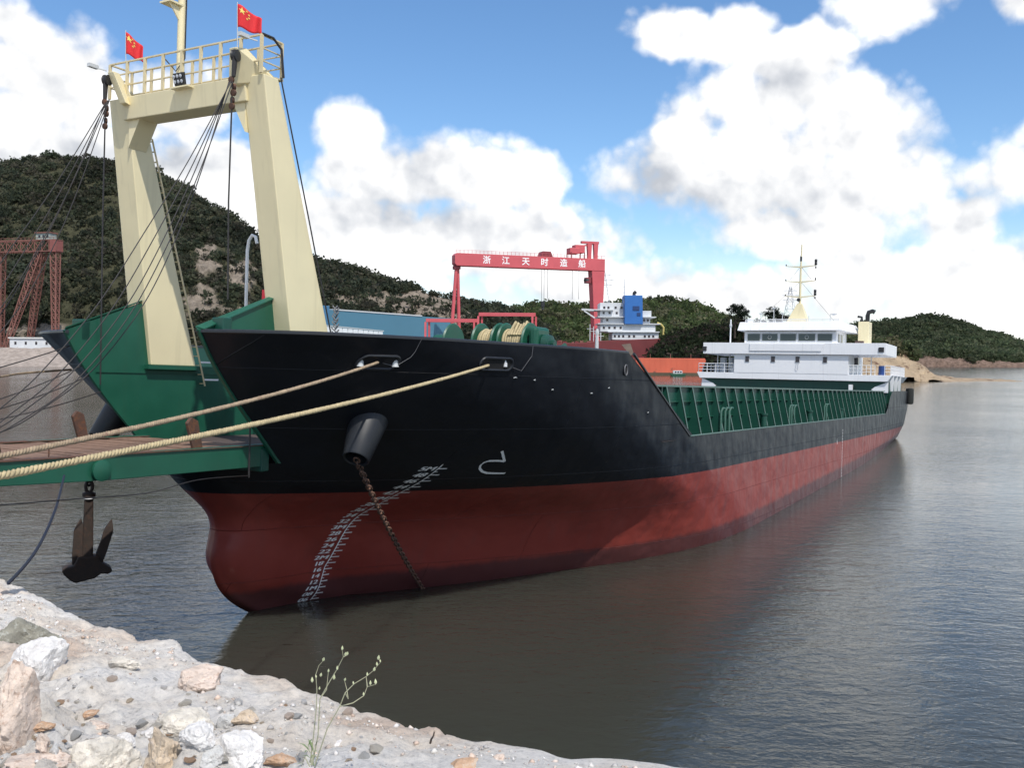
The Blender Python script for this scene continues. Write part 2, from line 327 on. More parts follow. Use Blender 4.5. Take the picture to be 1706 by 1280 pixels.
def npmesh(name, V, F, m, parent=None, smooth=False, attr=None):
    me = bpy.data.meshes.new(name); V = np.asarray(V, np.float32); F = np.asarray(F, np.int32); k = F.shape[1]
    me.vertices.add(len(V)); me.vertices.foreach_set('co', V.ravel()); me.loops.add(F.size); me.loops.foreach_set('vertex_index', F.ravel())
    me.polygons.add(len(F)); me.polygons.foreach_set('loop_start', np.arange(0, F.size, k, dtype=np.int32)); me.polygons.foreach_set('loop_total', np.full(len(F), k, np.int32))
    if smooth: me.polygons.foreach_set('use_smooth', np.ones(len(F), bool))
    me.update(calc_edges=True)
    if attr is not None:
        nm, dom, data = attr; a = me.color_attributes.new(nm, 'FLOAT_COLOR', 'POINT'); 
        a.data.foreach_set('color', np.concatenate([data, np.ones((len(data), 1))], 1).astype(np.float32).ravel())
    if m: me.materials.append(m)
    return link(me, name, parent)
_perm = rng.random((64, 64, 64)).astype(np.float32)
def vnoise(x, y, z=0.0):
    x = np.asarray(x, float); y = np.asarray(y, float); z = np.broadcast_to(np.asarray(z, float), x.shape)
    xi = np.floor(x).astype(int); yi = np.floor(y).astype(int); zi = np.floor(z).astype(int)
    fx = x - xi; fy = y - yi; fz = z - zi
    fx = fx * fx * (3 - 2 * fx); fy = fy * fy * (3 - 2 * fy); fz = fz * fz * (3 - 2 * fz)
    def g(a, b, c): return _perm[(xi + a) & 63, (yi + b) & 63, (zi + c) & 63]
    l = lambda p, q, t: p + (q - p) * t
    return l(l(l(g(0, 0, 0), g(1, 0, 0), fx), l(g(0, 1, 0), g(1, 1, 0), fx), fy), l(l(g(0, 0, 1), g(1, 0, 1), fx), l(g(0, 1, 1), g(1, 1, 1), fx), fy), fz) - 0.5
def fbm(x, y, z=0.0, o=5, g=0.5):
    s = 0; a = 1.0; f = 1.0
    for i in range(o):
        s = s + a * vnoise(np.asarray(x) * f + 17.3 * i, np.asarray(y) * f + 5.1 * i, np.asarray(z) * f + 3.7 * i); a *= g; f *= 2.03
    return s
def text_mesh(body, size, bold=0.0):
    c = bpy.data.curves.new('txt', 'FONT'); c.body = body; c.size = size; c.align_x = 'CENTER'; c.align_y = 'CENTER'; c.offset = bold
    o = bpy.data.objects.new('txt', c); col.objects.link(o)
    bpy.context.view_layer.update()
    me = bpy.data.meshes.new_from_object(o.evaluated_get(bpy.context.evaluated_depsgraph_get()))
    V = [tuple(v.co) for v in me.vertices]; F = [tuple(p.vertices) for p in me.polygons]
    bpy.data.objects.remove(o); bpy.data.curves.remove(c); bpy.data.meshes.remove(me)
    return V, F

# ------------------------------------------------------------------ water
def water_material():
    mt = bpy.data.materials.new('harbour_water'); mt.use_nodes = True; nt = mt.node_tree; N = nt.nodes; L = nt.links; b = N['Principled BSDF']
    b.inputs['Base Color'].default_value = (0.040, 0.042, 0.034, 1); b.subsurface_method = 'BURLEY'; b.inputs['Subsurface Weight'].default_value = 1.0; b.inputs['Subsurface Radius'].default_value = (1.4, 1.4, 1.2); b.inputs['Subsurface Scale'].default_value = 1.0; b.inputs['Roughness'].default_value = 0.10; b.inputs['IOR'].default_value = 1.40
    tc = N.new('ShaderNodeTexCoord'); v = tc.outputs['Object']; nrm = None
    def layer(scale, rot, sx, dist, detail, prev, ridged=False):
        mp = N.new('ShaderNodeMapping'); mp.inputs['Rotation'].default_value = (0, 0, rot); mp.inputs['Scale'].default_value = (sx, 1, 1); L.new(v, mp.inputs[0])
        t = N.new('ShaderNodeTexNoise'); t.inputs['Scale'].default_value = scale; t.inputs['Detail'].default_value = detail; t.inputs['Roughness'].default_value = 0.5; t.inputs['Distortion'].default_value = 0.6; L.new(mp.outputs[0], t.inputs['Vector'])
        bp = N.new('ShaderNodeBump'); bp.inputs['Strength'].default_value = 1.0; L.new(t.outputs['Fac'], bp.inputs['Height'])
        # cat's-paws: wind ruffles some of the surface more than the rest
        pz = N.new('ShaderNodeTexNoise'); pz.inputs['Scale'].default_value = 0.03; pz.inputs['Detail'].default_value = 3; L.new(v, pz.inputs['Vector'])
        mr = N.new('ShaderNodeMapRange'); mr.inputs['From Min'].default_value = 0.35; mr.inputs['From Max'].default_value = 0.65; mr.inputs['To Min'].default_value = dist * 0.45; mr.inputs['To Max'].default_value = dist * 1.3; L.new(pz.outputs['Fac'], mr.inputs[0]); L.new(mr.outputs[0], bp.inputs['Distance'])
        if prev is not None: L.new(prev, bp.inputs['Normal'])
        return bp.outputs[0]
    nrm = layer(0.5, 0.5, 0.55, 0.05, 3, None); nrm = layer(2.4, -0.3, 0.6, 0.028, 4, nrm); nrm = layer(7.5, 0.2, 0.7, 0.011, 2, nrm)
    L.new(nrm, b.inputs['Normal'])
    return mt
wm = water_material()
g = MB(); g.add([(-6000, -200, 0), (6000, -200, 0), (6000, 9000, 0), (-6000, 9000, 0)], [(0, 1, 2, 3)])
tag(g.obj('water', wm), 'calm grey blue harbour water around the moored ship', 'water', kind='structure')

# ------------------------------------------------------------------ far land
def leaves(centers, radii, n, size, tints, squash=0.75):
    C = np.asarray(centers, float); K = len(C); Rr = np.asarray(radii, float)
    d = rng.normal(size=(K, n, 3)); d /= np.linalg.norm(d, axis=2, keepdims=True)
    rr = rng.random((K, n, 1)) ** 0.4
    lump = 0.75 + 0.5 * rng.random((K, n, 1))
    p = C[:, None] + d * rr * Rr[:, None, None] * np.array([1, 1, squash]) * lump
    s = (np.asarray(size).reshape(-1, 1) if np.ndim(size) else size) * (0.6 + 0.8 * rng.random((K, n)))
    a = rng.normal(size=(K, n, 3)); a += d * 0.3; a /= np.linalg.norm(a, axis=2, keepdims=True)
    b = np.cross(a, rng.normal(size=(K, n, 3))); b /= np.linalg.norm(b, axis=2, keepdims=True)
    a = a * s[..., None] * 0.5; b = b * s[..., None] * 0.36
    q = np.stack([p - a, p - b, p + a, p + b], 2).reshape(-1, 3)
    T = np.repeat((np.asarray(tints)[:, None, :] * (0.75 + 0.5 * rng.random((K, n, 1)))).reshape(-1, 3), 4, 0)
    return q, np.arange(len(q)).reshape(-1, 4), T

def hill_material(name, soil, rock):
    mt = bpy.data.materials.new(name); mt.use_nodes = True; nt = mt.node_tree; N = nt.nodes; L = nt.links; b = N['Principled BSDF']; b.inputs['Roughness'].default_value = 0.95; b.inputs['Specular IOR Level'].default_value = 0.15
    tc = N.new('ShaderNodeTexCoord'); v = tc.outputs['Object']
    a = N.new('ShaderNodeAttribute'); a.attribute_name = 'tint'; sp = N.new('ShaderNodeSeparateColor'); L.new(a.outputs['Color'], sp.inputs[0])
    n1 = N.new('ShaderNodeTexNoise'); n1.inputs['Scale'].default_value = 0.22; n1.inputs['Detail'].default_value = 10; n1.inputs['Roughness'].default_value = 0.75; L.new(v, n1.inputs['Vector'])
    def mixc(f, p, q):
        o = N.new('ShaderNodeMix'); o.data_type = 'RGBA'; L.new(f, o.inputs[0])
        for i, c in ((6, p), (7, q)):
            if isinstance(c, bpy.types.NodeSocket): L.new(c, o.inputs[i])
            else: o.inputs[i].default_value = (*c, 1)
        return o.outputs[2]
    r = N.new('ShaderNodeMapRange'); r.inputs['From Min'].default_value = 0.35; r.inputs['From Max'].default_value = 0.65; L.new(n1.outputs['Fac'], r.inputs[0])
    so_ = mixc(r.outputs[0], tuple(c * 0.65 for c in soil), tuple(c * 1.3 for c in soil)); ro = mixc(r.outputs[0], tuple(c * 0.45 for c in rock), tuple(c * 1.3 for c in rock))
    L.new(mixc(sp.outputs[0], so_, ro), b.inputs['Base Color'])
    bp = N.new('ShaderNodeBump'); bp.inputs['Distance'].default_value = 2.0; L.new(n1.outputs['Fac'], bp.inputs['Height']); L.new(bp.outputs[0], b.inputs['Normal'])
    return mt

def proj(V):
    V = np.asarray(V, float); d = V - np.array([0, 0, CAMH]); z = d @ np.array(CF)
    return 853 + FPX * (d @ np.array(CR)) / z, 640 - FPX * (d @ np.array(CU)) / z

def make_hill(label, ridge, dfront, dridge, zf, soil, rock, patches, nb, bsize, tints, vlabel, ncol=260, nrow=70, bushz=2.0, prof=0.85, amp=3.0, rockfoot=0.0, leafn=46, dfar=None, wood=0.0):
    xs = np.array([r[0] for r in ridge], float); ys = np.array([r[1] for r in ridge], float)
    PX = np.linspace(xs[0], xs[-1], ncol); RY = np.interp(PX, xs, ys)
    T = np.concatenate([np.linspace(0, 1, nrow), np.linspace(1.04, 1.6, 12)])
    dr = np.interp(PX, xs, dridge) if np.ndim(dridge) else np.full(ncol, float(dridge)); df = np.interp(PX, xs, dfront) if np.ndim(dfront) else np.full(ncol, float(dfront))
    zr = CAMH + (588.2 + PX * 0.00744 - RY) / FPX * dr - bushz
    tt = T[:, None]; D = df + (dr - df) * tt
    X = (PX - 853) / FPX * D
    sh = np.where(tt <= 1, (np.clip(tt, 0, 1) ** prof), 1 - ((tt - 1) / 0.6) ** 2 * 0.8)
    edge = np.clip(np.sin(np.clip(tt, 0, 1) * math.pi), 0, 1)
    nz = fbm(X / 45, D / 45, 1.3, 5) * amp * 4 * edge + fbm(X / 9, D / 9, 4.4, 4) * amp * 0.6 * np.clip(edge * 2, 0.15, 1)
    Z = np.maximum(zf + (zr - zf) * sh, -4) + nz * np.clip((zr - zf) / 60, 0.15, 1)
    Z[0] = -3
    V = np.stack([X, D * np.ones_like(X), Z], -1).reshape(-1, 3)
    px_, py_ = proj(V)
    def rockmask(px, py, tparam):
        mk = np.zeros_like(px)
        for (cx, cy, rx, ry, st) in patches:
            q = ((px - cx) / rx) ** 2 + ((py - cy) / ry) ** 2 + fbm(px / 22, py / 14, cx, 4) * 1.5
            mk = np.maximum(mk, np.clip((1 - q) * 3, 0, 1) * st)
        if rockfoot: mk = np.maximum(mk, np.clip((rockfoot + fbm(px / 18, py / 18, 9, 3) * 0.05 - tparam) * 60, 0, 1))
        return mk
    tp = np.repeat(T[:, None], ncol, 1).reshape(-1)
    rk = rockmask(px_, py_, tp)
    # crags in the bare rock
    V[:, 2] += rk * (np.abs(fbm(V[:, 0] / 7, V[:, 1] / 7, V[:, 2] / 7, 4)) * 5.0) * min(1.0, amp / 3)
    V[:, 1] += rk * fbm(V[:, 0] / 5, V[:, 2] / 5, 2.2, 4) * 8.0 * min(1.0, amp / 3)
    i = np.arange((len(T) - 1) * ncol).reshape(len(T) - 1, ncol)[:, :-1].ravel()
    F = np.stack([i, i + 1, i + ncol + 1, i + ncol], 1)
    h = npmesh('hill', V, F, hill_material('hill_ground', soil, rock), attr=('tint', 'POINT', np.stack([rk, rk, rk], 1)))
    tag(h, label, 'hill', kind='structure')
    # scrub
    cand = rng.random((nb * 3, 2)); u = cand[:, 0] * (ncol - 1); v = 0.02 + cand[:, 1] * 1.06
    rowf = np.interp(v, T, np.arange(len(T))); r0 = np.floor(rowf).astype(int).clip(0, len(T) - 2); c0 = np.floor(u).astype(int).clip(0, ncol - 2)
    G = V.reshape(len(T), ncol, 3); fr = (rowf - r0)[:, None]; fc = (u - c0)[:, None]
    Pp = (G[r0, c0] * (1 - fc) + G[r0, c0 + 1] * fc) * (1 - fr) + (G[r0 + 1, c0] * (1 - fc) + G[r0 + 1, c0 + 1] * fc) * fr
    qx, qy = proj(Pp); mk = rockmask(qx, qy, v)
    keep = (mk < 0.25 + 1.0 * rng.random(len(mk)) ** 2) & (Pp[:, 2] > 2.0)
    Pp = Pp[keep][:nb]; qx = qx[keep][:nb]; qy = qy[keep][:nb]
    rad = bsize * (0.5 + 1.0 * rng.random(len(Pp)) ** 2)
    ti = np.array(tints)[rng.integers(0, len(tints), len(Pp))] * (0.75 + 0.5 * rng.random((len(Pp), 1))) * (1 + 0.9 * fbm(Pp[:, 0] / 60, Pp[:, 1] / 60, 0.5, 3))[:, None]
    Pp[:, 2] += rad * 0.35
    q, f, t = leaves(Pp, rad, leafn, rad * 0.5, ti)
    b = npmesh('undergrowth', q, f, M_LEAF, attr=('tint', 'POINT', t * 2))
    tag(b, vlabel, 'scrub', kind='stuff')
    return h

DK = [(0.058, 0.070, 0.043), (0.068, 0.080, 0.047), (0.080, 0.085, 0.055), (0.054, 0.066, 0.045), (0.090, 0.085, 0.062)]
MDG = [(0.085, 0.115, 0.045), (0.10, 0.13, 0.05), (0.065, 0.09, 0.038), (0.13, 0.13, 0.075)]
make_hill('tall dark scrub covered hill behind the lattice cranes and bow gate',
          [(-500, 330), (-250, 290), (0, 268), (80, 260), (130, 263), (230, 270), (300, 302), (340, 335), (400, 366), (430, 396), (520, 432), (560, 438), (600, 448), (640, 463), (680, 476), (720, 488), (760, 499), (830, 512), (900, 540), (960, 575)],
          [628, 628, 628, 628, 626, 624, 620, 612, 606, 602, 610, 610, 610, 610, 610, 610, 610, 620, 620, 620], [860, 860, 860, 860, 860, 860, 850, 840, 820, 810, 780, 770, 760, 755, 750, 745, 740, 740, 730, 720],
          2.0, (0.055, 0.055, 0.032), (0.25, 0.21, 0.17),
          [(345, 440, 26, 34, 1), (400, 458, 24, 30, 1), (325, 505, 42, 26, 0.9), (415, 525, 50, 16, 0.9), (700, 515, 62, 26, 1), (600, 498, 60, 14, 0.9), (740, 530, 60, 16, 1), (60, 555, 90, 14, 0.9), (650, 455, 18, 8, 0.5)],
          9000, 4.2, DK, 'dense dark green scrub covering the tall hill', rockfoot=0.05)
make_hill('low bright green hill behind the freighter with the blue funnel',
          [(700, 560), (800, 530), (850, 513), (880, 506), (900, 504), (960, 508), (1020, 504), (1080, 498), (1130, 499), (1165, 508), (1185, 517), (1230, 533), (1300, 545), (1380, 560)],
          640, 800, 2.0, (0.07, 0.085, 0.04), (0.35, 0.28, 0.2), [(1105, 505, 10, 4, 0.6)], 4200, 4.0, MDG, 'mid green scrub on the low hill behind the freighter', bushz=3.0, rockfoot=0.03)
make_hill('broad green hill with a brown rocky foot across the far water',
          [(1340, 552), (1420, 541), (1470, 533), (1520, 530), (1540, 526), (1560, 527), (1600, 537), (1640, 550), (1706, 569), (1800, 590), (1900, 598)],
          1090, 1380, 1.5, (0.06, 0.075, 0.035), (0.20, 0.14, 0.11), [(1525, 548, 12, 4, 0.7), (1465, 545, 6, 3, 0.5)], 5200, 5.5, [(0.066, 0.088, 0.046), (0.078, 0.10, 0.05), (0.095, 0.108, 0.062)], 'green scrub over the broad hill across the far water', amp=2.5, bushz=4, rockfoot=0.07, prof=0.7)
make_hill('dark wooded bank on the shore behind the bridge of the ship',
          [(1080, 600), (1110, 560), (1150, 548), (1200, 540), (1240, 545), (1290, 560), (1340, 575), (1400, 585), (1460, 592)],
          440, 500, 1.5, (0.045, 0.04, 0.028), (0.2, 0.14, 0.1), [], 1700, 3.0, [(0.020, 0.028, 0.014), (0.045, 0.035, 0.028), (0.025, 0.035, 0.016)], 'dark bushes on the wooded bank behind the bridge', amp=1.5, ncol=120, nrow=40)

# rocky headland with a bushy top, then the reef
def headland():
    nx, ny = 300, 120
    PX = np.linspace(1300, 1700, nx); dpt = np.linspace(340, 430, ny)
    top = np.interp(PX, [1300, 1400, 1437, 1470, 1500, 1512, 1520, 1545, 1600, 1640, 1662, 1678, 1700], [580, 576, 577, 582, 590, 598, 612, 624, 630, 631, 631, 638, 645])
    dm = 375
    zt = CAMH + (588.2 + PX * 0.00744 - top) / FPX * dm
    U = (dpt[:, None] - dm) / 40.0
    sh = np.clip(1 - np.abs(U) ** 2.2, -0.3, 1)
    X = (PX - 853) / FPX * dm * np.ones((ny, 1)) + U * 4; Y = dpt[:, None] * np.ones((1, nx))
    crag = np.abs(fbm(X / 13 + Y / 26, Y / 9, 3.3, 4, .5)); led = np.floor((sh + .25 * fbm(X / 9, Y / 9, 6.1, 4)) * 6) / 6
    Z = -1.2 + (zt + 1.2) * np.clip(.45 * sh + .55 * led, -.3, 1.05) + (crag - .25) * np.clip(zt * 0.9, 0.9, 5.5) * np.clip(sh + 0.2, 0, 1) + .45 * fbm(X / 3.0, Y / 3.0, 1.1, 3)
    V = np.stack([X, Y, Z], -1).reshape(-1, 3)
    i = np.arange((ny - 1) * nx).reshape(ny - 1, nx)[:, :-1].ravel(); F = np.stack([i, i + 1, i + nx + 1, i + nx], 1)
    mt = mat('headland_rock', (0.37, 0.285, 0.195), 0.9, var=0.35, vscale=0.16, bump=1.2, bscale=0.5, rust=0.40, rustcol=(0.12, 0.07, 0.05), spec=0.2)
    o = npmesh('headland', V, F, mt); tag(o, 'yellow rocky headland running down to a low reef', 'headland', kind='structure')
    k = 520; u = rng.random(k); px_ = 1310 + u * 198; ii = ((px_ - 1300) / 400 * (nx - 1)).astype(int); jj = rng.integers(22, 80, k); ii[:170] = ((1446 + 64 * rng.random(170) - 1300) / 400 * (nx - 1)).astype(int); jj[:170] = rng.integers(30, 60, 170)
    P = V.reshape(ny, nx, 3)[jj, ii]; ok = P[:, 2] > 3.5; P = P[ok]; rad = 1.5 + 1.9 * rng.random(len(P)); P = P + np.array([0, 0, 1]) * (rad * (0.4 + 0.9 * rng.random(len(P))))[:, None]
    ti = np.array([(0.085, 0.115, 0.045), (0.10, 0.125, 0.06), (0.15, 0.14, 0.08)])[rng.integers(0, 3, len(P))]
    q, f, t = leaves(P, rad, 60, rad * 0.45, ti); b = npmesh('undergrowth', q, f, M_LEAF, attr=('tint', 'POINT', t * 2)); tag(b, 'green bushes on top of the yellow headland', 'bushes', kind='stuff')
headland()

# pale beach at the foot of the tall hill
def beach():
    nx, ny = 260, 60; X = np.linspace(-560, 60, nx)[None] * np.ones((ny, 1)); d0 = 556 + 10 * fbm(X / 60, 0 * X, 1, 3)
    t = np.linspace(0, 1, ny)[:, None]; Y = d0 - 8 + t * 100; fade = np.clip((-60 - X) / 80, .12, 1)
    Z = -0.8 + (11.0 * np.clip(t / .45, 0, 1) ** .9) * fade + fbm(X / 9, Y / 9, 2, 5, .6) * 1.8 * np.clip(t * 6, .2, 1) * fade
    V = np.stack([X, Y, Z], -1).reshape(-1, 3); i = np.arange((ny - 1) * nx).reshape(ny - 1, nx)[:, :-1].ravel(); F = np.stack([i, i + 1, i + nx + 1, i + nx], 1)
    o = npmesh('beach', V, F, mat('beach_rubble', (0.37, 0.315, 0.275), 0.95, var=0.4, vscale=0.35, bump=1.2, bscale=0.8, spec=0.1, rust=0.3, rustcol=(0.15, 0.12, 0.10))); tag(o, 'pale rubble beach under the lattice gantry cranes', 'beach', kind='structure')
    # quay ground of the far shipyard
    g = MB(); g.box(-60, 190, 512, 640, -3, 3.2); tag(g.obj('shipyard_quay', mat('yard_concrete', (0.3, 0.28, 0.25), 0.9, var=0.15, vscale=0.1)), 'concrete yard ground under the pink gantry crane', 'quay', kind='structure')
beach()

# ------------------------------------------------------------------ trees (things of their own)
def tree(label, px, py_base, py_top, d, wpx, tint, seed, group=None, blobs=26):
    r = np.random.default_rng(seed); base = at(px, py_base, d); top = at(px, py_top, d); H = top.z - base.z; W = wpx / FPX * d
    t = thing('tree', label, 'tree', base, group)
    g = MB(); P = [Vector((0, 0, -1)), Vector((0.1, 0, H * 0.3)), Vector((-0.1, 0.1, H * 0.62))]; g.tube(P, [H * 0.035, H * 0.027, H * 0.014], 8)
    cs = []; 
    for k in range(blobs):
        a = r.random() * 6.283; u = r.random() ** 0.6; zz = H * (0.36 + 0.58 * r.random()); rr = W * 0.5 * u * (1.05 - abs(zz / H - 0.6) * 1.1)
        cs.append((math.cos(a) * rr, math.sin(a) * rr, zz))
    for c in cs[:9]: g.tube([Vector((0, 0, H * 0.3)), Vector(c) * 0.55 + Vector((0, 0, H * 0.18)), Vector(c)], [H * 0.014, H * 0.009, H * 0.003], 5)
    g.obj('trunk', M_BARK, t, smooth=True)
    q, f, tt = leaves(cs, np.full(len(cs), W * 0.14) * (0.7 + 0.6 * r.random(len(cs))), 110, W * 0.045, np.array([tint]) * (0.7 + 0.6 * r.random((len(cs), 1))))
    npmesh('crown', q, f, M_LEAF, t, attr=('tint', 'POINT', tt * 2))
    return t
tree('large dark round tree standing above the white bridge roof', 1224, 560, 505, 470, 42, (0.020, 0.030, 0.018), 1)
tree('purple tinged dark tree leaning beside the large round tree', 1240, 560, 507, 478, 26, (0.028, 0.026, 0.028), 2)
tree('low spreading dark green tree behind the bridge radar mast', 1288, 560, 512, 490, 46, (0.022, 0.036, 0.020), 3)
tree('small brown bare topped bush tree beside the cream mast base', 1308, 560, 524, 480, 24, (0.055, 0.045, 0.038), 4)
for k, (x, yt, dd) in enumerate([(722, 484, 745), (690, 474, 750), (1085, 494, 800), (1112, 492, 800), (48, 257, 860), (90, 253, 860), (560, 433, 772)]):
    tree(('rounded skyline tree above the orange rock cutting', 'rounded skyline tree uphill of the orange rock cutting', 'skyline tree on the low hill just behind the blue funnel', 'skyline tree on the low hill top right of the blue funnel', 'rounded skyline tree on the tall hill above the lattice crane house', 'rounded skyline tree on the tall hill top above the crane end', 'skyline tree where the tall hill meets the cream gate post')[k], x, yt + 16, yt, dd, 26, (0.028, 0.042, 0.022), 20 + k, group='skyline trees', blobs=16)

# ------------------------------------------------------------------ power pylon on the hill
def pylon(px, py0, py1, d, label):
    b = at(px, py1, d); H = at(px, py0, d).z - b.z; t = thing('power_pylon', label, 'pylon', b); g = MB(); w = H * 0.16
    cor = lambda z: [(sx * w * (1 - 0.88 * z / H), sy * w * (1 - 0.88 * z / H), z) for sx, sy in ((-1, -1), (1, -1), (1, 1), (-1, 1))]
    lv = [0, H * .25, H * .45, H * .62, H * .76, H * .88, H]
    for i in range(len(lv) - 1):
        A, B = cor(lv[i]), cor(lv[i + 1])
        for k in range(4): g.bar(A[k], B[k], 0.24); g.bar(A[k], B[(k + 1) % 4], 0.14); g.bar(B[k], B[(k + 1) % 4], 0.14)
    g.obj('lattice_tower', mat('galvanised', (0.45, 0.48, 0.52), 0.6), t)
    for zz, l in ((H * .66, H * .2), (H * .78, H * .24), (H * .9, H * .17)):
        a = MB(); a.bar((-l, 0, zz), (l, 0, zz), 0.35); a.bar((-l, 0, zz), (0, 0, zz + H * .05), 0.25); a.bar((l, 0, zz), (0, 0, zz + H * .05), 0.25); a.obj('cross_arm', MATS['galvanised'], t)
pylon(1316, 478, 545, 640, 'grey lattice power pylon behind the radar mast')
pylon(1006, 452, 520, 780, 'thin grey power pylon beside the crane leg on the skyline')

# ------------------------------------------------------------------ pink shipyard gantry crane
def gantry():
    A = at(757, 445, 560); B = at(1004, 460, 590)
    ztop = at(757, 422, 560).z; zbot = at(757, 443, 560).z; zg = 3.2
    t = thing('gantry_crane', 'huge pink red gantry crane with white Chinese lettering on its girder', 'gantry crane', (A.x, A.y, zg))
    dirv = Vector((B.x - A.x, B.y - A.y, 0)); Lx = dirv.length; dirv.normalize(); ang = math.atan2(dirv.y, dirv.x); t.rotation_euler = (0, 0, ang)
    zt = ztop - zg; zb = zbot - zg; W = 3.4
    g = MB(); g.prism([(0.6, -W, zb), (Lx, -W, zb), (Lx, -W, zt), (0.6, -W, zt), (-0.6, -W, zt - 1.2), (-0.6, -W, zb + 1.2)], (0, 2 * W, 0)); gi = g.obj('girder', M_PINK, t, bevel=0.15)
    for ch, px_ in zip('浙江天时造船', (807, 838, 871, 902, 934, 965)):
        x = (px_ - 757) / (1004 - 757) * Lx * (1 - 0.025 * (1004 - px_) / 247)
        V, F = text_mesh(ch, 4.9, .07)
        me = MB(); me.add([(x + v[0], -W - 0.06, (zt + zb) / 2 + v[1]) for v in V], F); me.obj('lettering', M_WHITE2, gi, recalc=False)
    # stiffener bands on the girder
    for x in np.linspace(6, Lx - 6, 9): MB().box(x - .12, x + .12, -W - .05, W + .05, zb - .06, zb + .1).obj('stiffener', M_PINK, gi)
    # slender A leg
    for s in (-1, 1):
        g = MB(); g.tube([(1.6 + s * .5, s * 0.4, zb), (.4 + s * 3.4, s * .8, 0)], [1.0, 1.0], 14); g.obj('leg', M_PINK, t, smooth=True)
    MB().box(-.5, 3.2, -2.2, 2.2, zb - 2.0, zb).obj('leg_head', mat('dark_red_paint', (0.22, 0.04, 0.05), 0.6), t, bevel=0.2)
    MB().tube([(-2.6, -.8, 1.2), (3.6, .8, 1.2)], 0.9, 10).obj('leg_tie', M_PINK, t)
    # box leg, wide at the top
    g = MB(); x1 = Lx
    g.hexa([(x1 - 6.2, -2.6, 22), (x1 - 1.2, -2.6, 22), (x1 - 1.2, 2.6, 22), (x1 - 6.2, 2.6, 22)], [(x1 - 8.4, -3.2, zb), (x1, -3.2, zb), (x1, 3.2, zb), (x1 - 8.4, 3.2, zb)]); g.obj('leg', M_PINK, t, bevel=0.1)
    MB().box(x1 - 6.8, x1 - .6, -3.2, 3.2, 20.4, 22).obj('leg_collar', MATS['dark_red_paint'], t)
    for s in (-1, 1): MB().hexa([(x1 - 6, s * 7 - 1, 0), (x1 - 3.4, s * 7 - 1, 0), (x1 - 3.4, s * 7 + 1, 0), (x1 - 6, s * 7 + 1, 0)], [(x1 - 6, s * 1.4 - 1, 20.4), (x1 - 3.4, s * 1.4 - 1, 20.4), (x1 - 3.4, s * 1.4 + 1, 20.4), (x1 - 6, s * 1.4 + 1, 20.4)]).obj('leg_strut', M_PINK, t)
    cb = MB().box(x1 - 11.5, x1 - 8.2, -2, 2, zb - 7.5, zb - 4).obj('driver_cab', MATS['dark_red_paint'], t, bevel=0.2)
    MB().box(x1 - 11.6, x1 - 10, -2.1, 2.1, zb - 6.2, zb - 4.9).obj('pane', M_GLASS, cb)
    # trolleys on the girder
    for (p0, p1, h, w) in ((894, 915, 3.2, 3.3), ):
        xa, xb = [(p - 757) / 247 * Lx for p in (p0, p1)]; g = MB(); g.hexa([(xa, -w, zt), (xb, -w, zt), (xb, w, zt), (xa, w, zt)], [(xa + 1.4, -w, zt + h), (xb - 1.4, -w, zt + h), (xb - 1.4, w, zt + h), (xa + 1.4, w, zt + h)]); g.obj('trolley', MATS['dark_red_paint'], t, bevel=0.2)
    xa, xb = [(p - 757) / 247 * Lx for p in (944, 970)]; tr = MB().box(xa, xb - 3.6, -3, 3, zt + 2.6, zt + 6.0).box(xa + 3.6, xb, -2.6, 3.2, zt + 3.2, zt + 8.0).obj('trolley', M_PINK, t, bevel=0.15)
    for xx in (xa + .6, xb - .6):
        for yy in (-3.4, 3.4): MB().bar((xx, yy, zt), (xx, yy, zt + 3.4), 0.5).obj('trolley_leg', MATS['dark_red_paint'], tr)
    # davit frame over the box leg
    fr = MB()
    for p in (980, 991): x = (p - 757) / 247 * Lx; fr.hexa([(x - .9, -1, zt - 1), (x + .9, -1, zt - 1), (x + .9, 1, zt - 1), (x - .9, 1, zt - 1)], [(x - 1.5, -1, zt + 9.5), (x + 1.5, -1, zt + 9.5), (x + 1.5, 1, zt + 9.5), (x - 1.5, 1, zt + 9.5)])
    xq, xr = [(p - 757) / 247 * Lx for p in (966, 996)]; fr.box(xq, xr, -1.05, 1.05, zt + 9.2, zt + 10.6); fr.bar((xq, 0, zt + 7.4), (xq + 8, 0, zt + 9.3), 0.9); fr.obj('davit_frame', M_PINK, t)
    # walkway rail on top
    r = MB()
    for x in np.arange(0, Lx, 2.4): r.bar((x, -W, zt), (x, -W, zt + 1.8), 0.16)
    for zz in (0.9, 1.8): r.bar((0, -W, zt + zz), (Lx, -W, zt + zz), 0.14)
    r.obj('walkway_rail', M_PINK, t)
    # hoist ropes with a hook block
    for (p0, pend, nm) in ((898, 505, 1), (902, 505, 1), (908, 500, 0), (950, 500, 0), (961, 500, 0)):
        x = (p0 - 757) / 247 * Lx; ze = zb - (pend - 451) / FPX * 572; MB().tube([(x, -1.5, zb), (x, -1.5, ze)], 0.13, 5).obj('hoist_rope', mat('grey_rope', (0.12, 0.13, 0.14), 0.6), t)
    x = (900 - 757) / 247 * Lx; ze = zb - 54 / FPX * 572; MB().box(x - 1.0, x + 1.0, -2.3, -.7, ze - 3.4, ze).lathe([(0.1, 0), (0.7, .6), (0.5, 2.2)], (x, -1.5, ze - 5.4)).obj('hook_block', M_LAMP, t)
gantry()

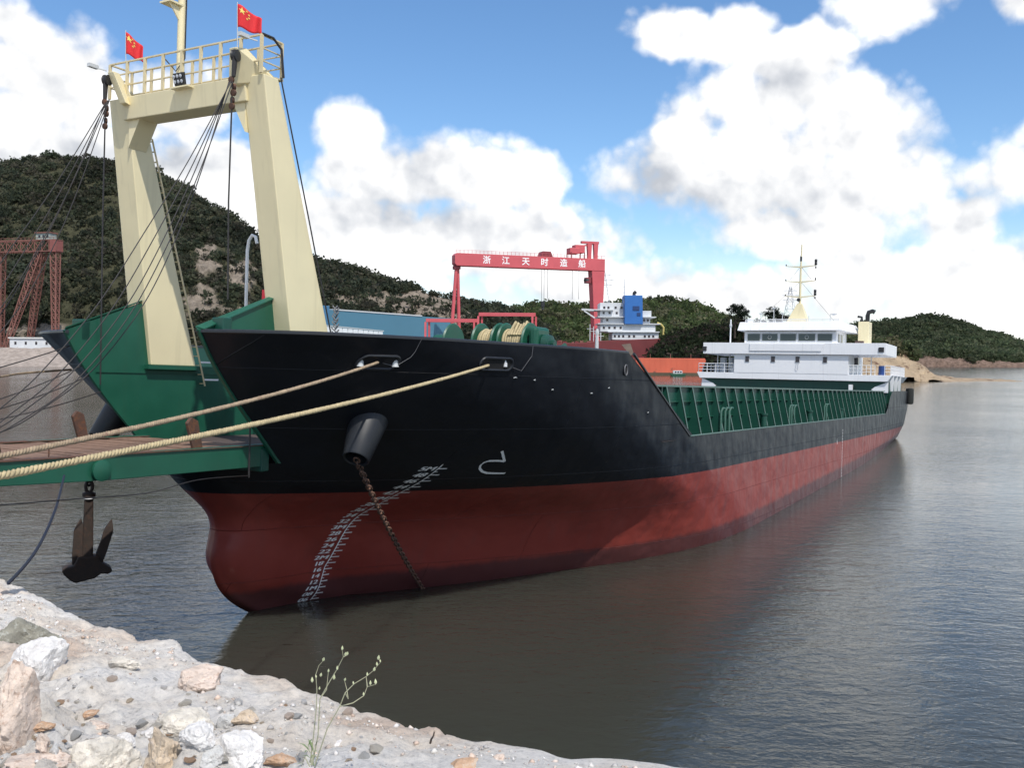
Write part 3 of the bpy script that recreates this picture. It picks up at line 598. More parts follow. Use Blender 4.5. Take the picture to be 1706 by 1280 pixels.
def small_gantry(px0, px1, pyt, pyb, d, label):
    a = at(px0, pyt, d); b = at(px1, pyt, d); t = thing('portal_crane', label, 'gantry', (a.x, a.y, 3.2)); L_ = b.x - a.x; H = a.z - 3.2
    MB().box(-.8, L_ + .8, -1, 1, H - 2.0, H).obj('beam', M_PINK, t, bevel=.1)
    for x in (0, L_):
        for s in (-1, 1): MB().bar((x + s * 1.0, s * 2.5, 0), (x + s * 1.0, s * .6, H - 2), 1.1).obj('leg', M_PINK, t)
        MB().bar((x - 1.0, -1.5, H * .5), (x + 1.0, 1.5, H * .5), .6).obj('leg_brace', M_PINK, t)
small_gantry(800, 890, 521, 580, 545, 'small pink red gantry frame below the big pink crane')
small_gantry(712, 793, 531, 580, 552, 'low pink red frame half hidden behind the rope winch')

# ------------------------------------------------------------------ teal shed / blue hall
def shed():
    a = at(545, 516, 520); b = at(756, 531, 600); t = thing('shipyard_hall', 'long plain blue grey shipyard hall behind the bow winches', 'hall', (a.x, a.y, 3.2))
    v = Vector((b.x - a.x, b.y - a.y, 0)); L_ = v.length; t.rotation_euler = (0, 0, math.atan2(v.y, v.x)); H = a.z - 3.2; H2 = b.z - 3.2
    g = MB(); g.prism([(0, 0, 0), (L_, 0, 0), (L_, 0, H2), (0, 0, H)], (0, 45, 0)); w = g.obj('wall', M_TEAL, t)
    MB().hexa([(L_ * .04, -.3, H - .1), (L_ * .72, -.3, H * .28 + H2 * .72 - .1), (L_ * .72, 3, H * .28 + H2 * .72 - .1), (L_ * .04, 3, H - .1)], [(L_ * .04, -.3, H + .6), (L_ * .72, -.3, H * .28 + H2 * .72 + .6), (L_ * .72, 3, H * .28 + H2 * .72 + .6), (L_ * .04, 3, H + .6)]).obj('eaves', mat('pale_trim', (0.55, 0.58, 0.6), .6), t)
    MB().box(-4.4, 0.6, -1.2, 6, 0, H + 2.0).obj('end_tower', mat('end_tower_blue', (0.06, 0.18, 0.32), .6), t, bevel=.1)
shed()

# ------------------------------------------------------------------ freighter with the blue funnel
def freighter():
    d = 505; k = d / FPX
    o = at(905, 600, d); t = thing('freighter', 'half built freighter with red lead hull and blue funnel at the far yard', 'ship', (o.x, d, 0))
    X = lambda px: (px - 905) * k
    Z = lambda py, px=1000: CAMH + (hor(px) - py) * k
    B = 20
    g = MB(); prof = [(-95, 574), (0, 574), (70, 571), (95, 568), (203, 563), (212, 563), (208, 575), (196, 588), (185, 600), (-95, 600)]
    g.prism([(a * k, 0, Z(b)) for a, b in prof], (0, B, 0)); hu = g.obj('hull', M_REDLEAD, t, bevel=0.2)
    # clipped paint band
    MB().prism([(X(1035), -.05, Z(574)), (X(1050), -.05, Z(572)), (X(1056), -.05, Z(590)), (X(1050), -.05, Z(592))], (0, .04, 0)).obj('hull_patch', mat('bare_steel_patch', (.2, .15, .12), .7, var=.3, vscale=.3), hu)
    def block(x0, x1, y0, y1, f=0, b=B, m=M_SHIPWHITE, name='deckhouse_tier'):
        return MB().box(X(x0), X(x1), f, b, Z(y1), Z(y0)).obj(name, m, t, bevel=0.08)
    t1 = block(1020, 1097, 553, 566, 0.5); t2 = block(1000, 1092, 539.5, 552.5, 1.5); t3 = block(1005, 1084, 528, 539, 3.5); t4 = block(1000, 1045, 504, 527.5, 4); block(1070, 1086, 517, 527.5, 4)
    for tt, y, xs in ((t1, 560, (1024, 1031, 1038, 1048, 1056, 1074, 1081, 1088)), (t2, 546, (1006, 1015, 1024, 1034)), (t3, 533, (1012, 1074, 1080)), (t4, 512, (1007, 1014, 1026, 1036)), (t4, 521, (1006, 1016, 1028))):
        fy = {t1: .5, t2: 1.5, t3: 3.5, t4: 4}[tt]
        for x in xs: MB().box(X(x) - .55, X(x) + .55, fy - .12, fy + .05, Z(y) - .6, Z(y) + .6).obj('window', M_WIN, tt)
    for (x0, x1, y, f) in ((996, 1093, 527.8, 1.0), (985, 1022, 516, 2.0), (996, 1100, 539.3, .6), (1012, 1098, 552.8, -.4)): MB().box(X(x0), X(x1), f, B, Z(y) - .25, Z(y) + .25).obj('deck_edge', M_SHIPWHITE, t)
    g = MB(); g.hexa([(X(1040), -.5, Z(540)), (X(1070), -.5, Z(540)), (X(1071), 7, Z(540)), (X(1039), 7, Z(540))], [(X(1039.5), -.5, Z(492)), (X(1069), -.5, Z(492)), (X(1069), 7, Z(492)), (X(1038), 7, Z(492))])
    fu = g.obj('funnel', M_BLUE, t, bevel=.15)
    MB().box(X(1053), X(1064), -.75, -.45, Z(517), Z(510)).obj('funnel_grille', mat('navy', (.015, .05, .16), .6), fu); MB().box(X(1060), X(1066), -.75, -.45, Z(526), Z(521)).obj('funnel_grille', MATS['navy'], fu)
    MB().tube([(X(1056), 2, Z(492)), (X(1056), 2, Z(488)), (X(1059), 2, Z(485.5))], .9, 8).obj('exhaust_pipe', M_LAMP, fu)
    m = MB(); m.tube([(X(1040), 3, Z(504)), (X(1040), 3, Z(464))], [.45, .15], 6); m.bar((X(1034), 3, Z(477)), (X(1046), 3, Z(477)), .3); m.bar((X(1036), 3, Z(487)), (X(1043), 3, Z(487)), .25); m.obj('mast', M_SHIPWHITE, t)
    g = MB(); g.bar((X(968), 0, Z(516)), (X(988), 0, Z(517)), .9); g.bar((X(972), 0, Z(518)), (X(990), 0, Z(530)), .7); g.obj('bridge_wing_boom', M_SHIPWHITE, t)
    da = MB(); da.tube([(X(1105), 2, Z(565)), (X(1106), 2, Z(545)), (X(1102), 2, Z(540)), (X(1095), 2, Z(537))], .5, 6); da.obj('stern_davit', mat('davit_yellow', (.55, .45, .15), .6), t)
    r = random.Random(5)
    for i in range(26):
        x = X(r.uniform(912, 1000)); MB().box(x, x + r.uniform(.5, 2.2), r.uniform(.5, 4), 6, Z(575), Z(575) + r.uniform(.6, 2.4)).obj('deck_gear', M_REDLEAD if i % 3 else M_LATTICE, t)
    for i in range(4):
        x = X(983 + i * 6); MB().bar((x, 2, Z(572)), (x, 2, Z(540 + 4 * i)), .35).bar((x - 1.6, 2, Z(548 + 4 * i)), (x + 1.6, 2, Z(548 + 4 * i)), .25).obj('scaffold_pole', M_SHIPWHITE, t)
freighter()

def barge():
    d = 425; k = d / FPX; o = at(1060, 625, d); t = thing('barge', 'empty orange primed barge moored below the freighter stern', 'barge', (o.x, d, 0))
    Z = lambda py: CAMH + (hor(1110) - py) * k
    g = MB(); g.prism([(0, 0, Z(597)), (114 * k, 0, Z(597)), (116 * k, 0, Z(601)), (108 * k, 0, Z(622)), (105 * k, 0, -.5), (4 * k, 0, -.5), (-3 * k, 0, Z(612))], (0, 12, 0)); h = g.obj('hull', M_ORANGE, t, bevel=.1)
    for x in np.arange(4, 112, 9): MB().box(x * k, x * k + .16, -.08, .02, Z(618), Z(598)).obj('hull_rib', M_ORANGE, h)
    MB().box(-.5, 108 * k, -.12, .1, -.4, Z(621)).obj('boot_band', mat('weedy_band', (.10, .08, .05), .8, var=.3, vscale=.5), h)
    for x in (24, 58, 92): MB().bar((x * k, 2, Z(597)), (x * k, 2, Z(590)), .2).obj('stanchion', M_LATTICE, t)
barge()
def workboat():
    d = 405; k = d / FPX; o = at(1118, 627, d); t = thing('work_boat', 'small green and white work boat lying beside the orange barge', 'boat', (o.x, d, 0))
    g = MB(); g.hexa([(.6, 0.4, -.3), (5.6, .4, -.3), (5.6, 2, -.3), (.6, 2, -.3)], [(-.4, 0, 1.1), (6.4, 0, 1.0), (6.4, 2.4, 1.0), (-.4, 2.4, 1.1)]); g.obj('hull', mat('boat_green', (.05, .16, .1), .5), t, bevel=.05)
    c = MB().box(1.0, 4.8, .4, 2.0, 1.1, 2.4).obj('cabin', M_SHIPWHITE, t, bevel=.05)
    for x in (1.6, 2.7, 3.8): MB().box(x, x + .7, .32, .45, 1.5, 2.1).obj('window', M_WIN, c)
workboat()

# ------------------------------------------------------------------ lattice cranes on the beach
def lattice_beam(g, a, b, w, h, n, r):
    a = Vector(a); b = Vector(b); t = (b - a).normalized(); up = Vector((0, 0, 1)) if abs(t.z) < .8 else Vector((0, 1, 0)); x = t.cross(up).normalized(); y = x.cross(t).normalized()
    L_ = (b - a).length; c = [(-1, -1), (1, -1), (1, 1), (-1, 1)]
    wa, wb = (w if hasattr(w, '__len__') else (w, w)); ha, hb_ = (h if hasattr(h, '__len__') else (h, h))
    def pt(u, k): return a + t * (L_ * u) + x * (c[k][0] * (wa + (wb - wa) * u) / 2) + y * (c[k][1] * (ha + (hb_ - ha) * u) / 2)
    for k in range(4): g.bar(pt(0, k), pt(1, k), r * 1.5)
    for i in range(n):
        for k in range(4):
            g.bar(pt(i / n, k), pt((i + 1) / n, (k + 1) % 4), r); g.bar(pt((i + 1) / n, k), pt((i + 1) / n, (k + 1) % 4), r)
def lattice_crane(pxr, pyt, d, span, label, cab=True):
    e = at(pxr, pyt, d); zg = 10.0; H = e.z - zg; t = thing('lattice_crane', label, 'gantry crane', (e.x, d, zg)); t.rotation_euler = (0, 0, R_(-14))
    g = MB(); lattice_beam(g, (-span, 0, H - 3.5), (0, 0, H - 3.5), 6, 7, 18, .42); g.obj('girder', M_LATTICE, t)
    MB().box(-4.5, 0, -3.4, 3.4, H - 7.6, H - .2).obj('girder_end', mat('lattice_end', (.24, .08, .07), .7, var=.2, vscale=.3), t)
    for (x0, x1, y1) in ((-3, 3, -8), (-13, -30, 8)):
        g = MB(); lattice_beam(g, (x0, 0, H - 7), (x1, y1, 0), (4.2, 2.4), (4.2, 2.4), 14, .36); g.obj('leg', M_LATTICE, t)
    for (x0, x1, y1) in ((-14, -34, -8), (-44, -50, 6)):
        g = MB(); lattice_beam(g, (x0, 0, H - 7), (x1, y1, 0), (4.2, 2.4), (4.2, 2.4), 14, .36); g.obj('leg', M_LATTICE, t)
    if cab:
        c = MB().box(-15, -4.5, -3, 3, H, H + 4.2).obj('machinery_house', mat('faded_green_white', (.32, .36, .33), .7, var=.2, vscale=.4, rust=.2), t, bevel=.1)
        MB().box(-15.6, -3.9, -3.6, 3.6, H + 4.2, H + 4.9).obj('roof', M_LATTICE, c)
        for x in (-13, -10, -7): MB().box(x, x + 1.4, -3.15, -2.95, H + 1.4, H + 3).obj('window', M_WIN, c)
    r = MB(); 
    for x in np.arange(-span, 0, 3): r.bar((x, -3, H), (x, -3, H + 1.6), .2)
    r.bar((-span, -3, H + 1.6), (0, -3, H + 1.6), .2); r.obj('walkway_rail', M_LATTICE, t)
lattice_crane(99, 400, 612, 95, 'rusty red lattice gantry crane with a machinery house above the beach')
def white_hut():
    a = at(16, 562, 606); t = thing('beach_hut', 'low white flat roofed building on top of the pale beach', 'building', (a.x, 606, 10.5)); L_ = at(112, 562, 606).x - a.x; H = a.z - 10.5
    w = MB().box(0, L_, 0, 8, 0, H - .7).obj('wall', M_SHIPWHITE, t); MB().box(-.6, L_ + .6, -.8, 8.6, H - .7, H).obj('roof', mat('pale_roof', (.7, .7, .68), .7), t)
    for x in np.arange(3, L_ - 3, 6.5): MB().box(x, x + 1.3, -.1, .05, H * .35, H * .62).obj('window', M_WIN, w)
white_hut()

# ------------------------------------------------------------------ THE SHIP
SA = Vector((0.486894, 0.872891, -0.031547)); SB = Vector((0.873252, -0.48725, -0.00429)); SC = Vector((0.019116, 0.02546, 0.999493)); SO = Vector((-6.8693, 30.4259, -0.5387))
SHIPM = Matrix(((-SA.x, SB.x, SC.x, SO.x), (-SA.y, SB.y, SC.y, SO.y), (-SA.z, SB.z, SC.z, SO.z), (0, 0, 0, 1)))
def s2w(X, Y, Z): return SO + SA * X + SB * Y + SC * Z
ship = thing('cargo_ship', 'large black and red landing cargo ship with open bow ramp gate and white bridge', 'ship'); ship.matrix_world = SHIPM
def ship_thing(name, label, cat, group=None):
    o = thing(name, label, cat, (0, 0, 0), group); o.matrix_world = SHIPM; return o

KY = np.array([0, .6, 1.2, 2.5, 4, 5.5, 7, 8, 8.7, 9.0])
TZ = np.array([0, .6, 1.24, 1.81, 2.42, 3, 3.24, 3.6, 4, 4.3, 5, 5.7, 6.7, 7.85, 8.8])
TX = np.array([[-1, 1, 2.2, 4, 6.4, 9, 11.8, 14.6, 18, 22], [-2.35, -.1, 1, 2.8, 5.2, 8, 11, 13.8, 17, 21], [-3.2, -2.0, .6, 2.3, 4.7, 7.3, 10.2, 13, 16, 20], [-3.5, -2.9, -.2, 2.0, 4.3, 6.9, 9.7, 12.4, 15.3, 19],
               [-3.58, -3.2, -.9, 1.6, 3.9, 6.4, 9.1, 11.7, 14.5, 18], [-3.35, -3, -1.6, 1.0, 3.3, 5.8, 8.4, 10.8, 13.5, 17], [-3.24, -2.9, -1.9, .5, 2.9, 5.3, 7.9, 10.3, 13, 16.5], [-3.45, -3.2, -2.5, -.5, 1.8, 4.2, 6.9, 9.4, 12, 15.5],
               [-3.9, -3.7, -3.2, -1.7, .6, 2.9, 5.7, 8.3, 11, 14.5], [-4.2, -4.05, -3.65, -2.4, -.4, 1.8, 4.7, 7.4, 10.2, 14], [-4.9, -4.7, -4.4, -3.5, -1.9, .25, 3.2, 6, 9, 13], [-5.5, -5.4, -5.1, -4.1, -2.8, -1, 1.6, 4.3, 7.5, 12],
               [-6.2, -6.1, -5.9, -5.1, -4.2, -2.8, -.3, 2.3, 5.5, 10], [-7, -6.9, -6.7, -6.1, -5.4, -4.2, -1.9, .9, 4, 8.5], [-7.6, -7.5, -7.3, -6.65, -6.3, -5.4, -3, .2, 3, 7]], float)
ZD = np.linspace(0, 8.8, 89)
def gsm(A, ax, s):
    k = np.arange(-3 * s, 3 * s + 1); w = np.exp(-.5 * (k / s) ** 2); w /= w.sum(); P = np.concatenate([np.repeat(A.take([0], ax), 3 * s, ax), A, np.repeat(A.take([-1], ax), 3 * s, ax)], ax)
    # keep end slopes: reflect about the ends
    n = A.shape[ax]
    for i in range(3 * s):
        lo = 2 * A.take(0, ax) - A.take(min(n - 1, 3 * s - i), ax); hi = 2 * A.take(n - 1, ax) - A.take(max(0, n - 2 - i), ax)
        if ax == 0: P[i] = lo; P[3 * s + n + i] = hi
        else: P[:, i] = lo; P[:, 3 * s + n + i] = hi
    return sum(w[j] * P.take(range(j, j + n), ax) for j in range(len(w)))
YF = np.concatenate([np.linspace(0, 1.2, 10)[:-1], np.linspace(1.2, 2.5, 7)[:-1], np.linspace(2.5, 8.7, 26)[:-1], np.linspace(8.7, 9, 6)])
XD = np.stack([np.interp(ZD, TZ, TX[:, k]) for k in range(len(KY))], 1); XD = gsm(XD, 0, 3)
kf = np.interp(YF, KY, np.arange(len(KY)))
def spl(rowX):                                     # Catmull-Rom in knot index
    i = np.floor(kf).astype(int).clip(0, len(KY) - 2); f = kf - i
    p1 = rowX[i]; p2 = rowX[i + 1]; p0 = np.where(i > 0, rowX[(i - 1).clip(0)], 2 * p1 - p2); p3 = np.where(i < len(KY) - 2, rowX[(i + 2).clip(0, len(KY) - 1)], 2 * p2 - p1)
    return .5 * ((2 * p1) + (-p0 + p2) * f + (2 * p0 - 5 * p1 + 4 * p2 - p3) * f * f + (-p0 + 3 * p1 - 3 * p2 + p3) * f ** 3)
XG = np.stack([np.maximum.accumulate(spl(r)) for r in XD], 0)    # rows Z, cols YF
def bowX(j, Z): return np.interp(Z, ZD, XG[:, j])
def aftY(X, Z):
    ys = np.interp(Z, [0, 1, 2, 3.2, 4.5, 6, 8], [3.5, 5.2, 6.8, 7.9, 8.45, 8.72, 8.85]); return 9 - (9 - ys) * np.clip((X - 44) / 33, 0, 1) ** 2.2
def hullY(X, Z):
    zi = min(max(Z / 8.8 * 88, 0.0), 87.999); i = int(zi); row = XG[i] + (XG[i + 1] - XG[i]) * (zi - i); xe = row[-1]
    return float(np.interp(X, row, YF)) if X <= xe else float(aftY(X, Z))
DECKZ = 5.71
def hull_at(px, py):                               # pixel of the photograph -> (X, Z) of the point on the port plating
    r = CF + CR * ((px - 853) / FPX) - CU * ((py - 640) / FPX)
    o = Vector((0, 0, CAMH)) - SO; d = Vector((r.dot(SA), r.dot(SB), r.dot(SC))); oo = Vector((o.dot(SA), o.dot(SB), o.dot(SC)))
    lo, hi = 15., 60.
    for _ in range(50):
        t = (lo + hi) / 2; q = oo + d * t
        if q.y > hullY(q.x, q.z): lo = t
        else: hi = t
    q = oo + d * lo; return (q.x, q.z)
def ztop(X): return np.interp(X, [-20, 5.9, 11.55, 61.5, 62.6, 63.8, 65, 90], [8.62, 8.60, DECKZ, DECKZ, 6.2, 7.1, 7.62, 7.72])
FRONT_Z = 5.2                                      # the bow is cut open above this height, between the walls at Y = +-2.5
NR = 56; VV = np.linspace(0, 1, NR)
def column(fX, tops):
    """points of one hull column, bottom to top, following fX(Z)"""
    zt = 8.62
    for _ in range(40): zt = .5 * zt + .5 * float(ztop(fX(zt)))
    return zt
def hull_side(s):
    cols = []
    for j in range(len(YF)):
        zt = column(lambda z: bowX(j, z), None); zs = zt * VV
        if YF[j] < 2.5 - 1e-6: zs = FRONT_Z * VV
        cols.append([(bowX(j, z), s * YF[j], z) for z in zs])
    xa = [4, 8, 14, 18, 22, 26, 30, 34, 38, 42, 46, 50, 54, 57, 59, 60.5, 61.5, 62, 62.6, 63.2, 63.8, 64.4, 65, 67, 69, 71, 73, 75, 77]
    last = len(YF) - 1
    for X in xa:
        c = []
        zt = float(ztop(X)) if X > 11.6 else None
        for v in VV:
            if zt is None: continue
            z = zt * v; xe = bowX(last, z); u = (X - 11.6) / (77 - 11.6); Xz = xe + (77 - xe) * ((X - 12.0) / (77 - 12.0)) if X < 30 else X
            if X < 30: Xz = max(Xz, xe + .01); Xz = xe + (30 - xe) * (X - 12.0) / 18.0
            c.append((Xz, s * float(aftY(Xz, z)), z))
        if c: cols.append(c)
    return cols
def hull_mesh():
    V = []; F = []
    for s in (1, -1):
        cols = hull_side(s); o = len(V); nc = len(cols)
        for c in cols: V += c
        def col_ok(i): return YF[i] >= 2.5 - 1e-6 if i < len(YF) else True
        for i in range(nc - 1):
            if i < len(YF) - 1 and (YF[i] < 2.5 - 1e-6) != (YF[i + 1] < 2.5 - 1e-6): continue
            for r in range(NR - 1):
                a = o + i * NR + r; q = (a, a + NR, a + NR + 1, a + 1); F.append(q if s > 0 else q[::-1])
        # join the low stem to the wing: patch from Y<2.5 last column to the 2.5 column below FRONT_Z
        i = int(np.sum(YF < 2.5 - 1e-6)) - 1; ca = cols[i]; zs = [p[2] for p in ca]; cb = [(bowX(i + 1, z), s * YF[i + 1], z) for z in zs]; ob = len(V); V += ca + cb
        for r in range(NR - 1): q = (ob + r, ob + NR + r, ob + NR + r + 1, ob + r + 1); F.append(q if s > 0 else q[::-1])
    # transom
    cp = hull_side(1)[-1]; cs = hull_side(-1)[-1]; o = len(V); V += cp + cs
    for r in range(NR - 1): F.append((o + r, o + NR + r, o + NR + r + 1, o + r + 1))
    g = S(); g.add(V, F); h = g.obj('hull', M_HULL, ship, smooth=True, recalc=False)
    bm = bmesh.new(); bm.from_mesh(h.data); bmesh.ops.remove_doubles(bm, verts=bm.verts, dist=0.004); bm.to_mesh(h.data); bm.free()
    return h
hull = hull_mesh()

# bulwark capping rail along the forecastle edge, stern bulwark rail
def edge_path(x0, x1, s, n=70):
    pts = []
    for j in range(len(YF)):
        if YF[j] < 2.5 - 1e-6: continue
        zt = column(lambda z: bowX(j, z), None); pts.append((bowX(j, zt), s * YF[j], zt))
    return [p for p in pts if x0 <= p[0] <= x1]
for s in (1, -1):
    p = edge_path(-9, 6.3, s); g = S(); g.tube([(a, b - s * .05, c + .02) for a, b, c in p], .055, 6); g.obj('capping_rail', M_BLACK, ship, smooth=True)
    p2 = [(5.9, s * 8.92, 8.6), (11.5, s * 8.97, 5.74)]; S().tube(p2, .05, 6).obj('capping_rail', M_BLACK, ship)
    S().tube([(11.6, s * 9.0, DECKZ + .01), (35, s * 9.0, DECKZ + .01), (62, s * 8.85, DECKZ + .01)], .03, 6).obj('deck_edge_bar', M_RIB, ship)
    # inner skin of the forecastle bulwark, following the flare
    g = S(); V = []; js = [j for j in range(len(YF)) if 2.7 <= YF[j] <= 8.95]
    for j in js:
        zt = column(lambda z: bowX(j, z), None)
        for z in np.linspace(7.5, zt - .01, 6): V.append((bowX(j, z) + .14, s * (YF[j] - .10), z))
    g.add(V, [(6 * i + k, 6 * i + k + 1, 6 * i + k + 7, 6 * i + k + 6) for i in range(len(js) - 1) for k in range(5)]); g.obj('bulwark_lining', M_DKGREEN, ship, recalc=False)
# decks
def deck_poly(z, s, x1, yin, step=1):
    e = [(a, b) for a, b, c in edge_path(-9, x1, s)]; return e
for s in (1, -1):
    zz = 7.55; e = [(float(bowX(j, zz)) + .1, s * (YF[j] - .1), zz) for j in range(len(YF)) if YF[j] >= 2.6 and bowX(j, zz) < 9.0]
    poly = e + [(9.0, s * 8.8, zz), (9.0, s * 2.45, zz), (-5.6, s * 2.45, zz)]
    S().add(poly, [tuple(range(len(poly)))]).obj('forecastle_deck', M_DKGREEN, ship)
    S().box(8.9, 9.0, min(s * 2.4, s * 8.8), max(s * 2.4, s * 8.8), DECKZ, 7.55).obj('forecastle_bulkhead', M_DKGREEN, ship)
S().add([(-4.0, -2.4, 5.6), (9, -2.4, 5.6), (9, -8.9, 5.6), (76.8, -8.6, 5.6), (76.8, 8.6, 5.6), (9, 8.9, 5.6), (9, 2.4, 5.6), (-4.0, 2.4, 5.6)], [tuple(range(8))]).obj('main_deck', mat('deck_paint', (.07, .05, .045), .8, var=.2), ship)

# bow opening: inner walls, sloping cheek plates
for s in (1, -1):
    yy = s * 2.48
    front = []
    for z in np.linspace(FRONT_Z, 8.66, 12): front.append((float(np.interp(z, ZD, [np.interp(2.48, YF, XG[i]) for i in range(len(ZD))])) - .02, yy, z))
    poly = front + [(-4.1, yy, 9.6), (-4.02, yy, 9.55), (-3.78, yy, 7.8), (9.0, yy, 7.8), (9.0, yy, FRONT_Z)]
    g = S(); g.prism(poly, (0, s * .1, 0)); w = g.obj('bow_inner_wall', M_GREEN, ship)
    S().prism([(front[-1][0] + .1, yy + s * .10, 8.6), (front[-1][0] + .1, yy + s * .16, 8.66), (-4.1, yy + s * .16, 9.62), (-4.1, yy - s * .02, 9.66), (front[-1][0], yy - s * .02, 8.72)], (0, 0, .03)).obj('cheek_edge', M_GREEN, w)
    # small green post by the tip
    S().box(-6.1, -5.8, min(yy, yy + s * .4), max(yy, yy + s * .4), 8.4, 9.0).obj('roller_housing', M_DKGREEN, ship, bevel=.03)
S().box(-4.2, -3.9, -2.45, 2.45, 5.0, 5.62).obj('ramp_sill', M_DKGREEN, ship, bevel=.03)

# gate posts: leaning box columns joined by a beam
GX = lambda z: -3.8 + (-5.0 + 3.8) * (z - 7.8) / (15.3 - 7.8)      # front edge
GA = lambda z: -2.1 + (-4.45 + 2.1) * (z - 7.8) / (15.3 - 7.8)     # rear edge
GI = lambda z: 2.36 - .14 * (z - 7.8) / 7.5; GO = lambda z: 3.16 - .2 * (z - 7.8) / 7.5
gate = thing('bow_gate', 'cream steel gate frame over the bow opening', None); gate.parent = ship
if 'category' in gate: del gate['category']
for s in (1, -1):
    q = lambda z: [(GX(z), s * GI(z), z), (GX(z), s * GO(z), z), (GA(z), s * GO(z), z), (GA(z), s * GI(z), z)]
    S().hexa(q(7.8), q(15.35)).obj('gate_post', M_CREAM, gate, bevel=.025)
    S().box(-3.95, -1.9, min(s * 2.3, s * 3.3), max(s * 2.3, s * 3.3), 7.68, 7.8).obj('post_foot', M_GREEN, gate)
    # corner haunch under the beam
    S().prism([(-4.9, s * GI(14.5), 14.75), (-4.9, s * GI(14.5), 13.95), (-4.9, s * (GI(14.5) - .45), 14.75)], (.62, 0, 0)).obj('haunch', M_CREAM, gate)
    # sheave horn on top
    g = S(); g.prism([(-5.25, s * 2.2, 15.1), (-5.5, s * 2.45, 15.95), (-5.2, s * 2.55, 15.98), (-4.5, s * 2.95, 15.3), (-4.5, s * 2.5, 15.1)], (0, s * .02 - .25 if s > 0 else .25, 0)); g.obj('sheave_horn', M_CREAM, gate, bevel=.02)
    S().lathe([(.03, -.08), (.15, -.07), (.12, -.02), (.12, .02), (.15, .07), (.03, .08)], (-5.5, s * 2.45, 15.72), (.25, 1, 0), 16).obj('sheave', M_LAMP, gate, smooth=True)
    S().hexa([(-5.59, s * 2.40, 15.15), (-5.51, s * 2.40, 15.15), (-5.51, s * 2.5, 15.15), (-5.59, s * 2.5, 15.15)], [(-5.6, s * 2.42, 15.86), (-5.44, s * 2.42, 15.86), (-5.44, s * 2.52, 15.86), (-5.6, s * 2.52, 15.86)]).obj('pulley_block', M_WIRE, gate, bevel=.03)
S().hexa([(-5.0, -2.35, 14.72), (-4.28, -2.35, 14.72), (-4.28, 2.35, 14.72), (-5.0, 2.35, 14.72)], [(-5.08, -2.35, 15.34), (-4.3, -2.35, 15.34), (-4.3, 2.35, 15.34), (-5.08, 2.35, 15.34)]).obj('crossbeam', M_CREAM, gate, bevel=.02)
# platform railing
def railing(g, pts, h, posts, r=.022, mids=(0.33, 0.66), rr=None):
    P = [Vector(p) for p in pts]
    for i in range(len(P) - 1):
        a, b = P[i], P[i + 1]; n = max(1, int(round((b - a).length / posts)))
        for k in range(n + (i == len(P) - 2)): c = a + (b - a) * (k / n); g.bar(c, c + Vector((0, 0, h)), (rr or r) * 2.4, (rr or r) * 1.6)
        for f in (*mids, 1.0): g.tube([a + Vector((0, 0, h * f)), b + Vector((0, 0, h * f))], r if f < 1 else r * 1.35, 6)
    return g
g = railing(S(), [(-5.05, -2.9, 15.36), (-5.05, 2.9, 15.36)], .98, .72, .024, rr=.035); g.obj('platform_rail', M_CREAM2, gate)
g = railing(S(), [(-5.05, 2.9, 15.36), (-4.3, 2.9, 15.36), (-4.3, -2.9, 15.36), (-5.05, -2.9, 15.36)], .98, .85, .022, rr=.032); g.obj('platform_rail', M_CREAM2, gate)
S().tube([(-5.05, 2.92, 16.36), (-4.72, 2.98, 16.34), (-4.45, 3.02, 16.12), (-4.36, 3.03, 15.4)], .035, 6).obj('rail_hoop', M_WIRE, gate)
S().box(-4.5, -4.22, -2.9, 2.9, 15.36, 15.40).obj('platform_grating', M_CREAM2, gate)
S().tube([(GA(15.3) + .02, 3.0, 15.4), (GA(12) + .03, 3.12, 12), (GA(8.5) + .03, 3.2, 8.5)], .02, 6).obj('cable', M_WIRE, gate)
# signal mast
mb = (-4.42, -.76)
ms = S().tube([(mb[0], mb[1], 15.3), (mb[0], mb[1], 20.2)], [.115, .10], 12).obj('signal_mast', M_CREAM, gate, smooth=True)
S().prism([(mb[0] - .5, mb[1] - .32, 17.86), (mb[0] + .1, mb[1] - .32, 17.86), (mb[0] + .1, mb[1] + .1, 17.86), (mb[0] - .5, mb[1] + .1, 17.86)], (0, 0, .05)).prism([(mb[0] - .05, mb[1] - .02, 17.4), (mb[0] - .45, mb[1] - .02, 17.86), (mb[0], mb[1] - .02, 17.86)], (0, .04, 0)).obj('lamp_bracket', M_CREAM, gate)
S().lathe([(.14, 0), (.14, .05), (.10, .07), (.10, .25), (.15, .27), (.15, .33), (.10, .35), (.10, .53), (.15, .55), (.15, .6), (.1, .62), (.1, .85), (.14, .87), (.14, .95)], (mb[0] - .32, mb[1] - .14, 17.91), (0, 0, 1), 14).obj('signal_lamp', M_LAMP, gate, smooth=True)
S().tube([(mb[0], mb[1] + .14, 20), (mb[0] + .02, mb[1] + .16, 18), (mb[0], mb[1] + .17, 16.4), (mb[0] - .2, mb[1] + .05, 16.0), (mb[0] - .4, mb[1] - .15, 16.3)], .02, 5).obj('mast_cable', M_WIRE, gate, smooth=True)
